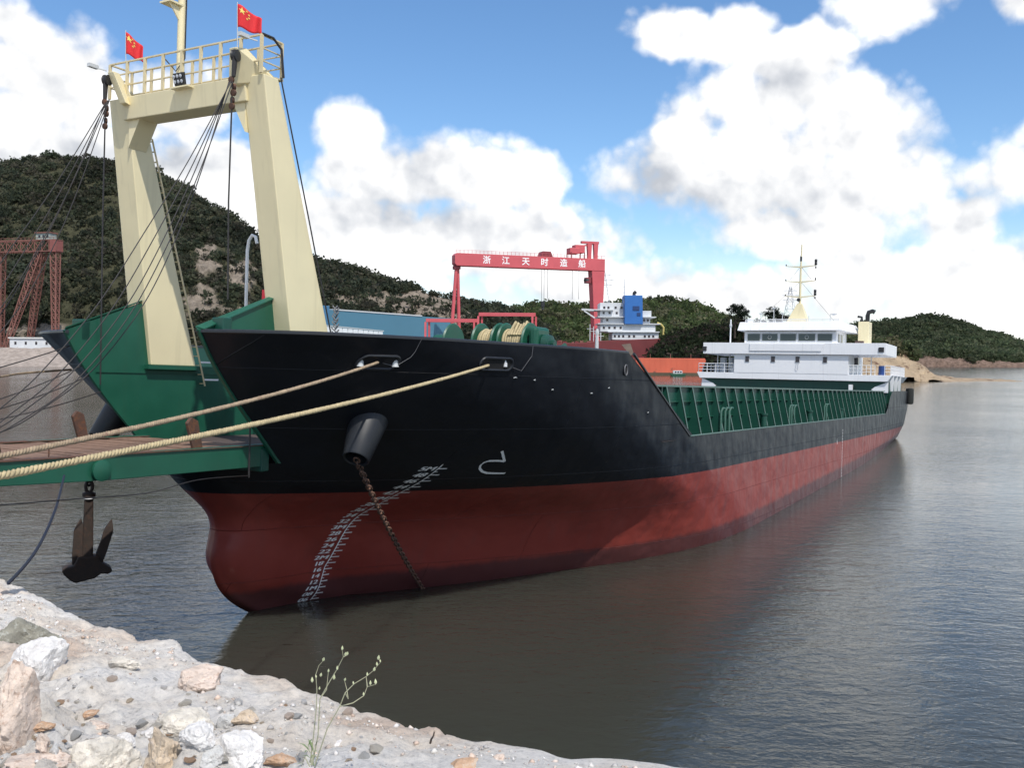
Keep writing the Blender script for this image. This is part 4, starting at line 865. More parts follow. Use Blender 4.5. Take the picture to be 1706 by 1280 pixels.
# floodlight on the crossbeam
fl = S().hexa([(-5.26, -.02, 15.33), (-5.17, -.02, 15.28), (-5.17, +.36, 15.28), (-5.26, +.36, 15.33)], [(-5.34, -.02, 15.63), (-5.25, -.02, 15.66), (-5.25, +.36, 15.66), (-5.34, +.36, 15.63)]).obj('floodlight', M_LAMP, gate, bevel=.012)
for i in range(3):
    for k in range(2):
        c = (-5.285 - .045 * k - .01, +.045 + .125 * i, 15.41 + .13 * k); S().lathe([(.042, 0), (.048, .012), (.02, .022)], c, (-1, 0, -.3), 12).obj('lens', M_LENS, fl, smooth=True)
S().box(-5.28, -4.95, -.18, .5, 15.26, 15.30).obj('floodlight_bracket', M_CREAM, gate)
# cctv cameras at the rail corners
for (y, dx) in ((-3.05, -.35), (2.75, -.25)):
    S().bar((-5.05, y, 16.2), (-5.3, y - .12, 16.22), .03).box(-5.55, -5.25, y - .2, y - .08, 16.2, 16.3).obj('security_camera', M_GREY, gate)
# ladder up the starboard post
g = S(); 
def lad(u): z = 7.2 + u * 7.2; return (GA(z) + .12, z)
for yy in (-2.28, -2.72): g.tube([(lad(u)[0], yy, lad(u)[1]) for u in np.linspace(0, 1, 5)], .028, 6)
for u in np.linspace(.01, .99, 26): x, z = lad(u); g.bar((x, -2.28, z), (x, -2.72, z), .03)
g.obj('ladder', M_CREAM2, gate)
for k in range(2): x, z = lad(.02 + .075 * k); S().bar((x, -2.25, z + .05), (x + .5, -2.2, z + .05), .05).obj('ladder_step', M_WHITE, gate)

# hoisting wires from the horns to the outer end of the ramp, and hanging falls
RAMP_END = -18.5
def bpY(px, py, Y):                                # ship point seen at a pixel, on the fore-and-aft plane Y
    r = CF + CR * ((px - 853) / FPX) - CU * ((py - 640) / FPX); o = Vector((0, 0, CAMH)) - SO; t = (Y - o.dot(SB)) / r.dot(SB); q = o + r * t; return (q.dot(SA), Y, q.dot(SC))
def spline(P, n=8):
    P = [Vector(p) for p in P]; out = []
    for i in range(len(P) - 1):
        p0 = P[max(i - 1, 0)]; p1 = P[i]; p2 = P[i + 1]; p3 = P[min(i + 2, len(P) - 1)]
        for k in range(n):
            f = k / n; out.append(.5 * ((2 * p1) + (p2 - p0) * f + (2 * p0 - 5 * p1 + 4 * p2 - p3) * f * f + (-p0 + 3 * p1 - 3 * p2 + p3) * f ** 3))
    return out + [P[-1]]
prof = [bpY(*q, 2.4) for q in ((388, 130), (345, 270), (303, 385), (245, 505), (165, 610), (85, 675), (0, 722))] + [(-13.2, 2.3, 6.15)]
for s in (1, -1):
    for k in range(5):
        dx = -.22 * (k % 4) - .05 * k; dz = -.16 * (k // 2)
        pts = []
        for i, q in enumerate(prof):
            u = i / (len(prof) - 1); pts.append((q[0] + dx * math.sin(u * 3.14) * 1.5 - .12 * k * u, s * (q[1] + .035 * (k - 3) * (1 - .3 * u)), q[2] + dz * math.sin(u * 3.14)))
        S().tube(spline(pts), .014, 6).obj('hoist_wire', M_WIRE, gate, smooth=True)
    S().tube([(-5.55, s * 2.42, 15.2), (-5.56, s * 2.4, 12), (-5.5, s * 2.4, 9.5 if s > 0 else 7.2)], .022, 6).obj('hanging_fall', M_WIRE, gate, smooth=True)
    g = S(); 
    for k in range(5): g.lathe([(.03, -.04), (.085, -.03), (.085, .03), (.03, .04)], (-5.55 + .05 * (k % 2), s * 2.42 + .04 * ((k * 7) % 3 - 1), 15.1 - .17 * k), (1, .4 * (k % 2), .1), 12)
    g.obj('shackle_stack', M_RUST, gate, smooth=True)
for k, (y0, z0, x1, y1, z1, sg) in enumerate([(-2.6, 8.6, -16, -3.4, 6.3, 1.0), (-2.55, 8.0, -15, -3.0, 6.2, 1.6), (-2.55, 7.6, -15, -2.8, 6.2, 1.5), (-2.5, 7.0, -13, -2.5, 5.9, .6)]):
    p = []; 
    for i in range(21): u = i / 20; p.append((-5.4 + (x1 + 5.4) * u, y0 + (y1 - y0) * u, z0 + (z1 - z0) * u - sg * 2 * u * (1 - u)))
    S().tube(p, .015, 6).obj('slack_wire', M_WIRE, gate, smooth=True)

# ramp
ramp = thing('ramp', 'lowered green bow ramp with a worn timber deck', None); ramp.parent = ship
if 'category' in ramp: del ramp['category']
def rz(X): return 5.74 + (X + 4) * .004
for s in (1, -1):
    y0, y1 = sorted((s * 2.42, s * 2.24))
    S().prism([(-3.95, y0, rz(-4)), (-3.95, y0, rz(-4) - .6), (-9, y0, rz(-9) - .58), (RAMP_END, y0, rz(RAMP_END) - .28), (RAMP_END, y0, rz(RAMP_END))], (0, y1 - y0, 0)).obj('side_girder', M_GREEN, ramp, bevel=.015)
    S().box(RAMP_END, -3.95, min(s * 2.46, s * 2.16), max(s * 2.46, s * 2.16), 5.70, 5.725).obj('girder_flange', M_RUST, ramp)
S().box(RAMP_END, -4.0, -2.24, 2.24, 5.45, 5.60).obj('ramp_plate', M_RUST, ramp)
x = -4.05; i = 0
pl = None
while x > RAMP_END:
    w = .235
    if pl is None:
        g = S().box(-w / 2, w / 2, -2.22, 2.22, 5.60, 5.695); o = g.obj('plank', M_WOOD, ramp, bevel=.01); pl = o.data
    else: o = link(pl, 'plank', ramp)
    o.location = (-(x - w / 2), random.uniform(-.03, .03), random.uniform(-.012, .012) + .004 * (x + 4)); o.rotation_euler = (random.uniform(-.004, .004), 0, random.uniform(-.006, .006)); x -= w + .028; i += 1
for s in (1, -1):
    for X in (-6.0, -11.3, -12.6): 
        S().prism([(X, s * 2.12, 5.6), (X - .3, s * 2.12, 5.6), (X - .55, s * 2.12, 6.35), (X - .42, s * 2.12, 6.5), (X - .2, s * 2.12, 6.4)], (0, s * .1, 0)).obj('lifting_lug', M_RUST, ramp, bevel=.02)
for X in (-9.2, -13.4):
    S().lathe([(.2, 0), (.24, .04), (.24, .1), (.12, .14)], (X, 2.42, 5.38), (0, 1, 0), 16).obj('pad_eye', M_GREEN, ramp, smooth=True)
for X in np.arange(-16, -9, 1.9): S().tube([(X, 2.2, 5.7), (X, 2.2, 6.0)], .018, 6).obj('stake', M_RUST, ramp)
for X in np.arange(-16, -9, 1.9): S().tube([(X + .6, -2.2, 5.7), (X + .6, -2.2, 6.05)], .018, 6).obj('stake', M_RUST, ramp)
S().tube([(-4.75, 2.52, 7.6), (-4.75, 2.55, 6.0), (-4.75, 2.55, 4.9)], .025, 6).obj('hanging_line', M_WIRE, ramp)

# anchor hawse cones
def cone(s):
    root = Vector((-2.92, s * 4.9, 6.2)); mouth = Vector((-3.45, s * 5.03, 5.48)); ax = mouth - root
    g = S(); Ln = ax.length
    g.lathe([(.56, -.6), (.48, 0), (.36, Ln), (.335, Ln + .03), (.29, Ln), (.27, Ln - .5)], root, ax, 36, cap=False)
    c = g.obj('anchor_hawse', M_CONE, ship, smooth=True, recalc=False); return mouth
m1 = cone(1); m2 = cone(-1)

# fairleads: oval frames with a dark throat
def fairlead(X0, X1, Z, s=1):
    fl_ = []
    n = 28; Xc = (X0 + X1) / 2; L2 = (X1 - X0) / 2; rz_ = .165
    P = []
    for i in range(n):
        w = 2 * math.pi * i / n; cx, sz = math.cos(w), math.sin(w); X = Xc + math.copysign(max(0, L2 - rz_), cx) + rz_ * cx; z = Z + rz_ * sz; P.append((X, s * (hullY(X, z) + .015), z))
    g = S(); g.tube(P + [P[0]], .04, 8, cap=False); f = g.obj('fairlead', M_BLACK, ship, smooth=True)
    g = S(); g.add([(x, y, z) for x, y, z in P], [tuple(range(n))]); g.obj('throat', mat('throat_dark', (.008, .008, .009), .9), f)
    return P
for (p0, p1, py) in ((594, 664, 604), (799, 853, 607)):
    (x0, z0), (x1, z1) = hull_at(p0, py), hull_at(p1, py); fairlead(x0, x1, (z0 + z1) / 2)
for (px_, py_, w_) in ((602, 604, 11), (660, 605, 5)):
    x0, z0 = hull_at(px_, py_); y0 = hullY(x0, z0); S().lathe([(.1, -.1), (.085, -.06), (.085, .06), (.1, .1)], (x0, y0 - .03, z0), (0, 0, 1), 12).obj('roller', M_GREY, ship, smooth=True)
x0, z0 = hull_at(842, 606); S().box(x0 - .05, x0 + .05, hullY(x0, z0) - .02, hullY(x0, z0) + .03, z0 - .09, z0 + .09).obj('roller', M_WHITE, ship)
# round port near the forecastle break, scupper lips
X, Z = hull_at(1042, 617); y = hullY(X, Z)
g = S(); g.tube([(X + .12 * math.cos(w), y + .02, Z + .17 * math.sin(w)) for w in np.linspace(0, 6.283, 21)], .022, 8, cap=False); p = g.obj('porthole', mat('dull_grey', (.13, .13, .14), .5), ship, smooth=True)
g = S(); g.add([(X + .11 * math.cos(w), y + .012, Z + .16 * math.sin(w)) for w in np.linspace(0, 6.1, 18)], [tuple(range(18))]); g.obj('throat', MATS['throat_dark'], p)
for (px_, py_, w) in ((858, 630, .2), (890, 634, .08), (920, 650, .12), (985, 656, .15), (1014, 647, .12), (1079, 688, .08)):
    X, Z = hull_at(px_, py_); y = hullY(X, Z); S().tube([(X - w / 2, y + .01, Z), (X, y + .03, Z + .02), (X + w / 2, y + .01, Z - .01)], .012, 6).obj('scupper_lip', M_GREY, ship)
# short rope ends hanging over the side
for X, zl in ((hull_at(686, 590)[0], .45), (hull_at(884, 590)[0], .3)):
    p = [(X, hullY(X, 8.6) + .03, 8.6), (X + .03, hullY(X, 8.3) + .04, 8.3), (X - .02, hullY(X, 8.6 - zl) + .05, 8.6 - zl), (X - .25, hullY(X - .25, 7.95) + .05, 7.9), (X - .6, hullY(X - .6, 7.9) + .05, 8.0)]
    S().tube(p, .008, 5).obj('line_end', MATS['dull_grey'], ship, smooth=True)

# ----- draught marks painted on the bow plating
def on_hull(X, Z, off=.006): return (X, hullY(X, Z) + off, Z)
def mark_strip(pts, w, m, name, parent):
    """pts in (X, Z); thin strip of paint laid on the plating"""
    P = [Vector((a, b, 0)) for a, b in pts]; V = []; F = []
    for i, q in enumerate(P):
        t = (P[min(i + 1, len(P) - 1)] - P[max(i - 1, 0)]).normalized(); nrm = Vector((-t.y, t.x, 0)) * (w / 2)
        for sg in (-1, 1): r = q + nrm * sg; V.append(on_hull(r.x, r.y))
    for i in range(len(P) - 1): F.append((2 * i, 2 * i + 1, 2 * i + 3, 2 * i + 2))
    g = S(); g.add(V, F); return g.obj(name, m, parent, recalc=False)
mark_strip([(0, z) for z in np.linspace(.56, 5.14, 60)], .035, M_WHITE2, 'draught_scale', hull)
for k in range(6, 51):
    if k % 2 == 0: mark_strip([(0.0, k / 10), (.24, k / 10)], .03, M_WHITE2, 'draught_tick', hull)
    else: mark_strip([(0.0, k / 10), (.09, k / 10)], .018, M_WHITE2, 'draught_tick', hull)
for k in range(6, 51, 2):
    s_ = '%dM' % (k // 10) if k % 10 == 0 else '%02d' % k
    V, F = text_mesh(s_, .18)
    g = S()
    for q_ in range(3):                            # brushed on a little thick: three offset passes
        g.add([on_hull(-.27 + v[0] * 1.8 + v[1] * .15 + .012 * (q_ - 1), k / 10 + v[1] + .003 * (q_ - 1), .006 + .002 * q_) for v in V], F)
    g.obj('draught_figure', M_WHITE2, hull, recalc=False)
# bulbous bow symbol
arc = [(1.55, 5.42)] ; 
def bulb_sign():
    P = hull_at
    a = [P(*p) for p in ((836, 752), (840.5, 769.5))]; mark_strip(a, .055, M_WHITE2, 'bulb_symbol', hull)
    b = [P(*p) for p in ((841, 769), (828, 768), (814, 768.5), (806, 771), (800, 776), (799, 781), (803, 786), (811, 788.5), (825, 789), (841, 789))]; mark_strip(b, .055, M_WHITE2, 'bulb_symbol', hull)
bulb_sign()
# aft marks
g = S(); 
for k in range(19, 51): 
    z = k / 10; y = hullY(42.2, z) + .008; g.box(42.12, 42.2 if k % 2 else 42.26, y - .002, y + .004, z - .022, z + .022)
g.obj('draught_scale', M_WHITE2, hull)
V, F = text_mesh('6', .5); g = S(); g.add([(40.4 + v[0], hullY(40.4, 4.3) + .008, 4.3 + v[1]) for v in V], F); g.obj('frame_figure', M_WHITE2, hull, recalc=False)

# ----- cargo side wall with outboard stiffeners
for s in (1, -1):
    yw = s * 8.3; y0, y1 = sorted((yw, yw - s * .06))
    cw = S().box(9.0, 64.5, y0, y1, DECKZ - .1, 7.55).obj('cargo_side_wall', M_DKGREEN, ship)
    S().box(9.2, 64.5, min(yw - s * .06, yw + s * .12), max(yw - s * .06, yw + s * .12), 7.55, 7.62).obj('wall_coping', M_RIB, cw)
    for z in (6.35, 6.98): S().box(9.0, 64.4, min(yw, yw + s * .09), max(yw, yw + s * .09), z, z + .025).obj('stringer', M_GREEN, cw)
    rib = edge = None; X = 10.45; 
    while X < 63.6:
        if rib is None:
            g = S().prism([(0, yw, DECKZ - .02), (0, yw + s * .50, DECKZ - .02), (0, yw + s * .45, DECKZ + .3), (0, yw + s * .10, 7.55), (0, yw, 7.55)], (.02, 0, 0)); o = g.obj('stiffener', M_DKGREEN, cw); rib = o.data
            g = S().hexa([(-.02, yw + s * .51, DECKZ), (.04, yw + s * .51, DECKZ), (.04, yw + s * .535, DECKZ), (-.02, yw + s * .535, DECKZ)], [(-.02, yw + s * .10, 7.55), (.04, yw + s * .10, 7.55), (.04, yw + s * .125, 7.55), (-.02, yw + s * .125, 7.55)]); e = g.obj('stiffener_flange', M_RIB, cw); edge = e.data
        else: o = link(rib, 'stiffener', cw); e = link(edge, 'stiffener_flange', cw)
        o.location = (-X, 0, 0); e.location = (-X, 0, 0); X += 1.47
    # deck vents and bollards along the side
    for X in (16.3, 16.9, 17.5, 28.5, 29.0, 29.6, 37.6, 38.2, 49.5):
        S().tube([(X, s * 8.72, DECKZ), (X, s * 8.72, DECKZ + .85), (X + .08, s * 8.76, DECKZ + 1.0), (X + .22, s * 8.8, DECKZ + .98)], .05, 8).obj('goose_neck_vent', mat('vent_green', (.05, .13, .10), .5), ship, smooth=True)
    for X in (23.4, 33.6, 43.2): S().lathe([(.16, 0), (.16, .55), (.2, .58), (.2, .66)], (X, s * 8.68, DECKZ), (0, 0, 1), 12).obj('bollard', M_DKGREEN, ship, smooth=True)

# ----- deckhouse and bridge
house = thing('deckhouse', 'white bridge house at the stern', None); house.parent = ship
if 'category' in house: del house['category']
XH = 66.0
S().box(XH + .35, 75.5, -8.3, 8.3, 5.7, 8.42).obj('engine_casing', M_DKGREEN, house)
g = S(); g.prism([(XH, -8.55, 8.42), (XH, 8.35, 8.42), (XH, 8.75, 8.98), (XH, -8.85, 8.98)], (10, 0, 0)); g.obj('boat_deck', M_WHITE, house, bevel=.02)
h1 = S().box(XH - .02, 73.5, -5.25, 5.05, 8.98, 10.74).obj('accommodation', M_WHITE, house, bevel=.02)
for y in (-4.0, -1.6, .62, 3.05):
    f = S().box(XH - .07, XH - .02, y - .21, y + .21, 10.0, 10.58).obj('window', M_GREY, h1, bevel=.02); S().box(XH - .09, XH - .06, y - .17, y + .17, 10.04, 10.54).obj('pane', M_WIN, f, bevel=.03)
S().tube([(XH - .06, .55, 9.95), (XH - .1, .5, 9.55), (XH - .1, .62, 9.3), (XH - .1, .72, 9.55), (XH - .06, .68, 9.95)], .015, 5).obj('hose_loop', M_GREY, h1)
w1 = S().box(XH - .25, 72.5, -8.2, 8.2, 10.74, 11.78).obj('bridge_wing', M_WHITE, house, bevel=.02)
S().prism([(XH - .26, -3.75, 11.7), (XH - .26, 3.0, 11.7), (XH - .26, 2.75, 11.02), (XH - .26, -3.75, 11.02)], (-.06, 0, 0)).obj('wing_panel', M_WHITE, w1, bevel=.02)
for y0, y1 in ((-8.25, -7.86), (7.6, 8.05)): S().box(XH - .32, XH - .1, y0, y1, 11.0, 11.42).obj('side_light_screen', M_LAMP, w1, bevel=.02)
wh = S().box(XH + .1, 71.0, -4.35, 3.95, 11.78, 12.92).obj('wheelhouse', M_WHITE, house, bevel=.02)
for i, (y0, y1) in enumerate(((-4.03, -2.9), (-2.68, -1.28), (-1.02, .40), (.64, 2.1), (2.34, 3.58))):
    f = S().box(XH + .04, XH + .11, y0 - .07, y1 + .07, 11.94, 12.68).obj('window', M_GREY, wh, bevel=.03); S().box(XH + .02, XH + .06, y0, y1, 12.0, 12.62).obj('pane', M_GLASS, f, bevel=.04)
    if i in (1, 3):
        yc = (y0 + y1) / 2; S().tube([(XH - .0, yc + .16 * math.cos(w), 12.31 + .16 * math.sin(w)) for w in np.linspace(0, 6.283, 21)], .015, 6, cap=False).obj('clear_view_screen', M_GREY, f)
for x0 in (XH + .9, XH + 2.2): S().box(x0, x0 + .8, 3.93, 3.99, 11.9, 12.65).obj('side_window', M_GLASS, wh, bevel=.03)
g = S(); g.hexa([(XH - .3, -4.95, 12.92), (72, -4.95, 12.92), (72, 5.1, 12.92), (XH - .3, 4.5, 12.92)], [(XH + .0, -4.8, 13.72), (72, -4.8, 13.72), (72, 4.6, 13.72), (XH + .0, 4.25, 13.72)]); g.obj('wheelhouse_roof', M_WHITE, house, bevel=.03)
# boat deck rails
def hrail(pts, name, h=.85, posts=.75): railing(S(), pts, h, posts, .018, rr=.02).obj(name, M_WHITE, house)
hrail([(XH + .1, -8.7, 8.98), (XH + .1, -5.35, 8.98)], 'deck_rail'); hrail([(XH + .1, -8.7, 8.98), (75, -8.7, 8.98)], 'deck_rail', posts=1.2)
hrail([(XH + .1, 5.1, 8.98), (XH + .1, 7.3, 8.98)], 'deck_rail', posts=.4); hrail([(XH + .1, 8.1, 8.98), (XH + .1, 8.6, 8.98), (75, 8.6, 8.98)], 'deck_rail', posts=.5)
hrail([(XH + .1, -4.3, 13.72), (XH + .1, 4.1, 13.72)], 'roof_rail', h=.25, posts=1.4)
for y in (-7.6, -6.4, -5.6, 5.4, 6.6): S().tube([(68.5, y, 8.98), (68.5, y, 10.74)], .05, 8).obj('pillar', M_WHITE, house)
for (x, y, h_, w) in ((69, -7.5, 1.5, .5), (69, -6.7, 1.5, .4), (69.2, -5.8, 1.4, .6), (68, -7.0, .55, .35), (68, -6.2, .5, .3)): S().box(x, x + .6, y, y + w, 8.98, 8.98 + h_).obj('deck_locker', M_SHIPWHITE, house, bevel=.04)
S().box(68, 68.5, 5.2, 5.55, 9.9, 10.55).obj('door_window', M_WIN, house)
S().lathe([(.28, 0), (.3, .05), (.28, .4), (.3, .45), (.28, .85)], (67.0, 7.75, 8.98), (0, 0, 1), 16).obj('barrel', mat('barrel_blue', (.02, .06, .22), .4), house, smooth=True)
# quarter bracket plates and fins under the boat deck
for s in (1, -1):
    g = S(); g.prism([(XH + .2, s * 8.4, 8.42), (XH + .2, s * 7.3, 7.95), (XH + .2, s * 7.0, 7.7), (XH + .2, s * 7.4, 7.5), (XH + .2, s * 8.4, 7.45)], (.12, 0, 0)); g.obj('quarter_bracket', M_WHITE, house)
    for k in range(3): X = 67.0 + 2.3 * k; S().hexa([(X, s * 8.6 - .1, 7.6), (X + .16, s * 8.6 - .1, 7.6), (X + .16, s * 8.6 + .1, 7.6), (X, s * 8.6 + .1, 7.6)], [(X, s * 8.5 - .1, 8.95), (X + .16, s * 8.5 - .1, 8.95), (X + .16, s * 8.5 + .25, 8.95), (X, s * 8.5 + .25, 8.95)]).obj('support_fin', M_WHITE, house)
S().box(66.6, 67.1, 7.9, 8.3, 7.0, 7.7).obj('mooring_bitt', M_LAMP, house, bevel=.05)
S().box(65.6, 66.0, 5.2, 5.5, 7.6, 8.1).obj('vent_box', M_WHITE, house)
# stern fender
S().lathe([(.2, 0), (.34, .06), (.36, .2), (.36, 1.35), (.34, 1.5), (.2, 1.56)], (76.6, 8.95, 6.4), (0, 0, 1), 18).obj('fender', mat('tyre_rubber', (.02, .022, .02), .8), ship, smooth=True)
# funnel
fu = S().box(70.5, 72.2, 5.05, 6.0, 11.6, 14.0).obj('funnel', M_CREAM, house, bevel=.04)
S().tube([(71.2, 5.75, 14.0), (71.2, 5.75, 14.6), (71.1, 5.85, 14.9), (71, 6.2, 15.0), (71, 6.4, 14.9)], [.2, .2, .2, .2, .22], 12).obj('exhaust_pipe', M_LAMP, fu, smooth=True)
S().tube([(71.0, 5.3, 14.0), (71.0, 5.25, 14.45), (71, 4.9, 14.5)], .12, 8).obj('exhaust_pipe', M_LAMP, fu, smooth=True)
S().box(XH - .2, XH + .2, 5.6, 6.3, 11.78, 11.98).obj('horn_box', mat('brown_box', (.15, .1, .09), .7), house)
# radar mast
rm = S().hexa([(67.2, -.85, 13.7), (68.4, -.85, 13.7), (68.4, 1.15, 13.7), (67.2, 1.15, 13.7)], [(67.5, .08, 15.5), (67.9, .08, 15.5), (67.9, .52, 15.5), (67.5, .52, 15.5)]).obj('mast_base', M_CREAM, house, bevel=.03)
S().tube([(67.7, .3, 15.3), (67.7, .3, 18.6), (67.7, .34, 21.0)], [.12, .09, .05], 10).obj('radar_mast', M_CREAM, rm, smooth=True)
for z, l in ((19.0, 1.35), (17.6, 1.35), (16.2, 1.35)):
    S().hexa([(67.65, .3 - l, z), (67.75, .3 - l, z), (67.75, .3 - l, z + .05), (67.65, .3 - l, z + .05)], [(67.62, .3, z - .16), (67.78, .3, z - .16), (67.78, .3, z - .02), (67.62, .3, z - .02)]).obj('cross_arm', M_CREAM, rm)
    S().hexa([(67.65, .3 + l, z), (67.75, .3 + l, z), (67.75, .3 + l, z + .05), (67.65, .3 + l, z + .05)], [(67.62, .3, z - .16), (67.78, .3, z - .16), (67.78, .3, z - .02), (67.62, .3, z - .02)]).obj('cross_arm', M_CREAM, rm)
    big = z != 17.6
    S().lathe([(.09, 0), (.12, .04), (.12, .2), (.09, .24), (.12, .28), (.12, .5), (.08, .55)] if big else [(.05, 0), (.06, .2), (.03, .25)], (67.7, .3 + l, z + .05), (0, 0, 1), 10).obj('navigation_lamp', M_LAMP, rm, smooth=True)
    if big: S().lathe([(.05, 0), (.07, .06), (.04, .2)], (67.7, .3 + l, z - .25), (0, 0, 1), 8).obj('navigation_lamp', M_LAMP, rm)
    S().lathe([(.05, 0), (.06, .12), (.03, .18)], (67.7, .3 - l, z + .05), (0, 0, 1), 8).obj('navigation_lamp', M_LAMP, rm)
S().lathe([(.1, -.12), (.16, -.1), (.16, .1), (.1, .12)], (67.5, .22, 15.85), (1, 0, 0), 14).obj('horn', M_LAMP, rm, smooth=True)
S().lathe([(.09, 0), (.1, .4), (.05, .5)], (67.7, .3, 19.45), (0, 0, 1), 10).obj('navigation_lamp', M_LAMP, rm)
for a, b in (((67.7, .3, 19), (67.7, -.7, 17.7)), ((67.7, .3, 19), (67.7, 1.3, 17.7)), ((67.7, .3, 17.6), (67.7, -3.6, 13.9)), ((67.7, .3, 17.6), (67.7, 3.4, 13.9))): S().tube([a, b], .012, 4).obj('stay_wire', M_WIRE, rm)
# roof gear
for y, h_ in ((-4.4, .3), (-3.1, .9), (-1.9, 1.4), (-1.1, .9), (1.3, .6), (3.2, .75)):
    g = S().tube([(67, y, 13.72), (67, y, 13.72 + h_)], .035, 6)
    if h_ > .8: g.box(66.9, 67.1, y - .14, y + .14, 13.72 + h_ - .1, 13.72 + h_)
    g.obj('antenna', M_GREY, house)
S().box(66.6, 67.2, -4.25, -3.85, 13.72, 14.1).obj('roof_box', M_WHITE, house, bevel=.03)
S().lathe([(.05, 0), (.3, .1), (.32, .13), (.05, .18)], (68.5, 3.2, 14.45), (0, 0, 1), 14).obj('satellite_dish', M_GREY, house)
S().tube([(69, -6.55, 11.0), (69, -6.55, 14.2)], .07, 8).obj('flag_staff', M_WHITE, house)
S().lathe([(.1, 0), (.14, .2), (.1, .35)], (69, -6.55, 13.4), (0, 0, 1), 8).obj('staff_light', M_GREY, house)
# starboard-side crane post seen over the house and foremast pole on the bow
S().tube([(4.0, 8.45, 7.6), (4.0, 8.45, 9.1)], [.09, .05], 8).lathe([(.05, 0), (.07, .1), (.03, .2)], (4.0, 8.45, 9.1), (0, 0, 1), 8).obj('bow_staff', M_GREY, ship, smooth=True)

# ----- winches on the forecastle
wn = thing('mooring_winch', 'green mooring winch with rope filled drums', None); wn.parent = ship
if 'category' in wn: del wn['category']
Xw, Zw = 6.2, 8.92
S().tube([(Xw, 1.6, Zw), (Xw, 5.9, Zw)], .14, 12).obj('shaft', M_DKGREEN, wn)
for y in (1.75, 2.95, 3.72, 3.98, 4.95): S().lathe([(.12, -.05), (.70, -.05), (.74, 0), (.70, .05), (.12, .05)], (Xw, y, Zw), (0, 1, 0), 32).obj('drum_flange', M_GREEN, wn, smooth=True)
def rope_drum(y0, y1, r):
    g = S(); n = int((y1 - y0) / .085)
    for k in range(n):
        y = y0 + (k + .5) * (y1 - y0) / n; rr = r * (1 + random.uniform(-.05, .05)); sk = random.uniform(-.03, .03)
        g.tube([(Xw + rr * math.cos(w), y + sk * math.sin(w), Zw + rr * math.sin(w)) for w in np.linspace(0, 6.283, 25)], .05, 6, cap=False)
    g.obj('coiled_rope', M_ROPE, wn, smooth=True); S().lathe([(r * .97, y0), (r * .97, y1)], (Xw, 0, Zw), (0, 1, 0), 24).obj('drum_core', M_ROPE2, wn)
rope_drum(3.02, 3.66, .47); rope_drum(4.05, 4.88, .47)
S().box(Xw - .5, Xw + .5, 5.1, 5.45, 7.6, 9.5).obj('gear_case', M_GREEN, wn, bevel=.12); S().lathe([(.3, 0), (.34, .05), (.3, .3), (.12, .34)], (Xw, 5.45, Zw), (0, 1, 0), 20).obj('motor', M_DKGREEN, wn, smooth=True)
S().lathe([(.22, 0), (.16, .1), (.16, .3), (.24, .42)], (Xw, 5.85, Zw - .2), (0, 1, 0), 18).obj('warping_head', M_GREEN, wn, smooth=True)
S().lathe([(.4, 0), (.44, .05), (.44, .55), (.3, .7)], (Xw, 1.0, Zw - .1), (0, 1, 0), 20).obj('motor', M_GREEN, wn, smooth=True)
g = S(); r = random.Random(3)
for k in range(7): 
    a = Vector((Xw - .5 + r.random(), 2.0 + r.random() * .8, 8.2)); g.tube([a, a + Vector((.1, r.uniform(-.2, .4), .5)), a + Vector((.3, r.uniform(-.2, .5), .75)), a + Vector((.5, r.uniform(-.3, .5), .3))], .045, 6)
g.obj('loose_rope', M_ROPE2, wn, smooth=True)
g = S()
for k in range(6): y = 4.3 + .1 * k; g.tube([(Xw - .45, y, 9.2), (Xw - .1, y + r.uniform(-.1, .1), 9.5 + r.uniform(0, .2)), (Xw + .3, y + r.uniform(-.1, .2), 9.4)], .05, 6)
g.obj('loose_rope', M_ROPE, wn, smooth=True)
for y in (2.0, 3.84, 5.1): S().hexa([(Xw - .5, y - .04, 7.56), (Xw + .5, y - .04, 7.56), (Xw + .5, y + .04, 7.56), (Xw - .5, y + .04, 7.56)], [(Xw - .2, y - .04, Zw), (Xw + .2, y - .04, Zw), (Xw + .2, y + .04, Zw), (Xw - .2, y + .04, Zw)]).obj('bearing_stand', M_DKGREEN, wn)
S().tube([(6.9, 6.6 + .2 * math.cos(w), 8.55 + .26 * math.sin(w)) for w in np.linspace(0, 6.283, 21)], .04, 8, cap=False).obj('hand_wheel', M_GREY, wn, smooth=True); S().bar((6.9, 6.6, 7.55), (6.9, 6.6, 8.3), .1).obj('hand_wheel_stand', M_GREEN, wn)
# white slatted rail beside the post, lamp post, red float box, chain heap
g = S(); 
S().box(-2.4, .6, 2.75, 2.8, 9.03, 9.06).obj('screen_rail', M_GREY, ship)
for k in range(12): S().box(-2.35 + k * .245, -2.14 + k * .245, 2.76, 2.79, 8.6, 9.02).obj('screen_panel', M_WHITE, ship)
lp = S().tube([(-3.2, .78 + 0, 7.6), (-3.2, .78, 11.1), (-3.2, .83, 11.4), (-3.2, .95, 11.55), (-3.2, 1.08, 11.5), (-3.2, 1.14, 11.3)], .045, 8)
lp.v = [(a, b - .02, c) for a, b, c in lp.v]; lp.obj('deck_lamp_post', M_WHITE, ship, smooth=True)
S().bar((-3.2, .76, 8.5), (-3.2, .76, 9.3), .1).obj('lamp_switch', M_WHITE, ship)
S().box(-1.0, -.6, -.75, -.4, 9.85, 10.25).tube([(-.8, -.58, 7.6), (-.8, -.58, 10.3)], .03, 6).obj('signal_box', mat('red_box', (.5, .03, .05), .5), ship)
g = S(); r = random.Random(9)
for k in range(16): z = 8.7 + k * .055; y = 3.45 + r.uniform(-.05, .05); g.tube([(-2.5 + .07 * math.cos(w), y + .05 * math.sin(w), z + .04 * math.sin(w * 2)) for w in np.linspace(0, 6.283, 9)], .018, 5, cap=False)
g.obj('hung_chain', MATS['dull_grey'], ship, smooth=True)

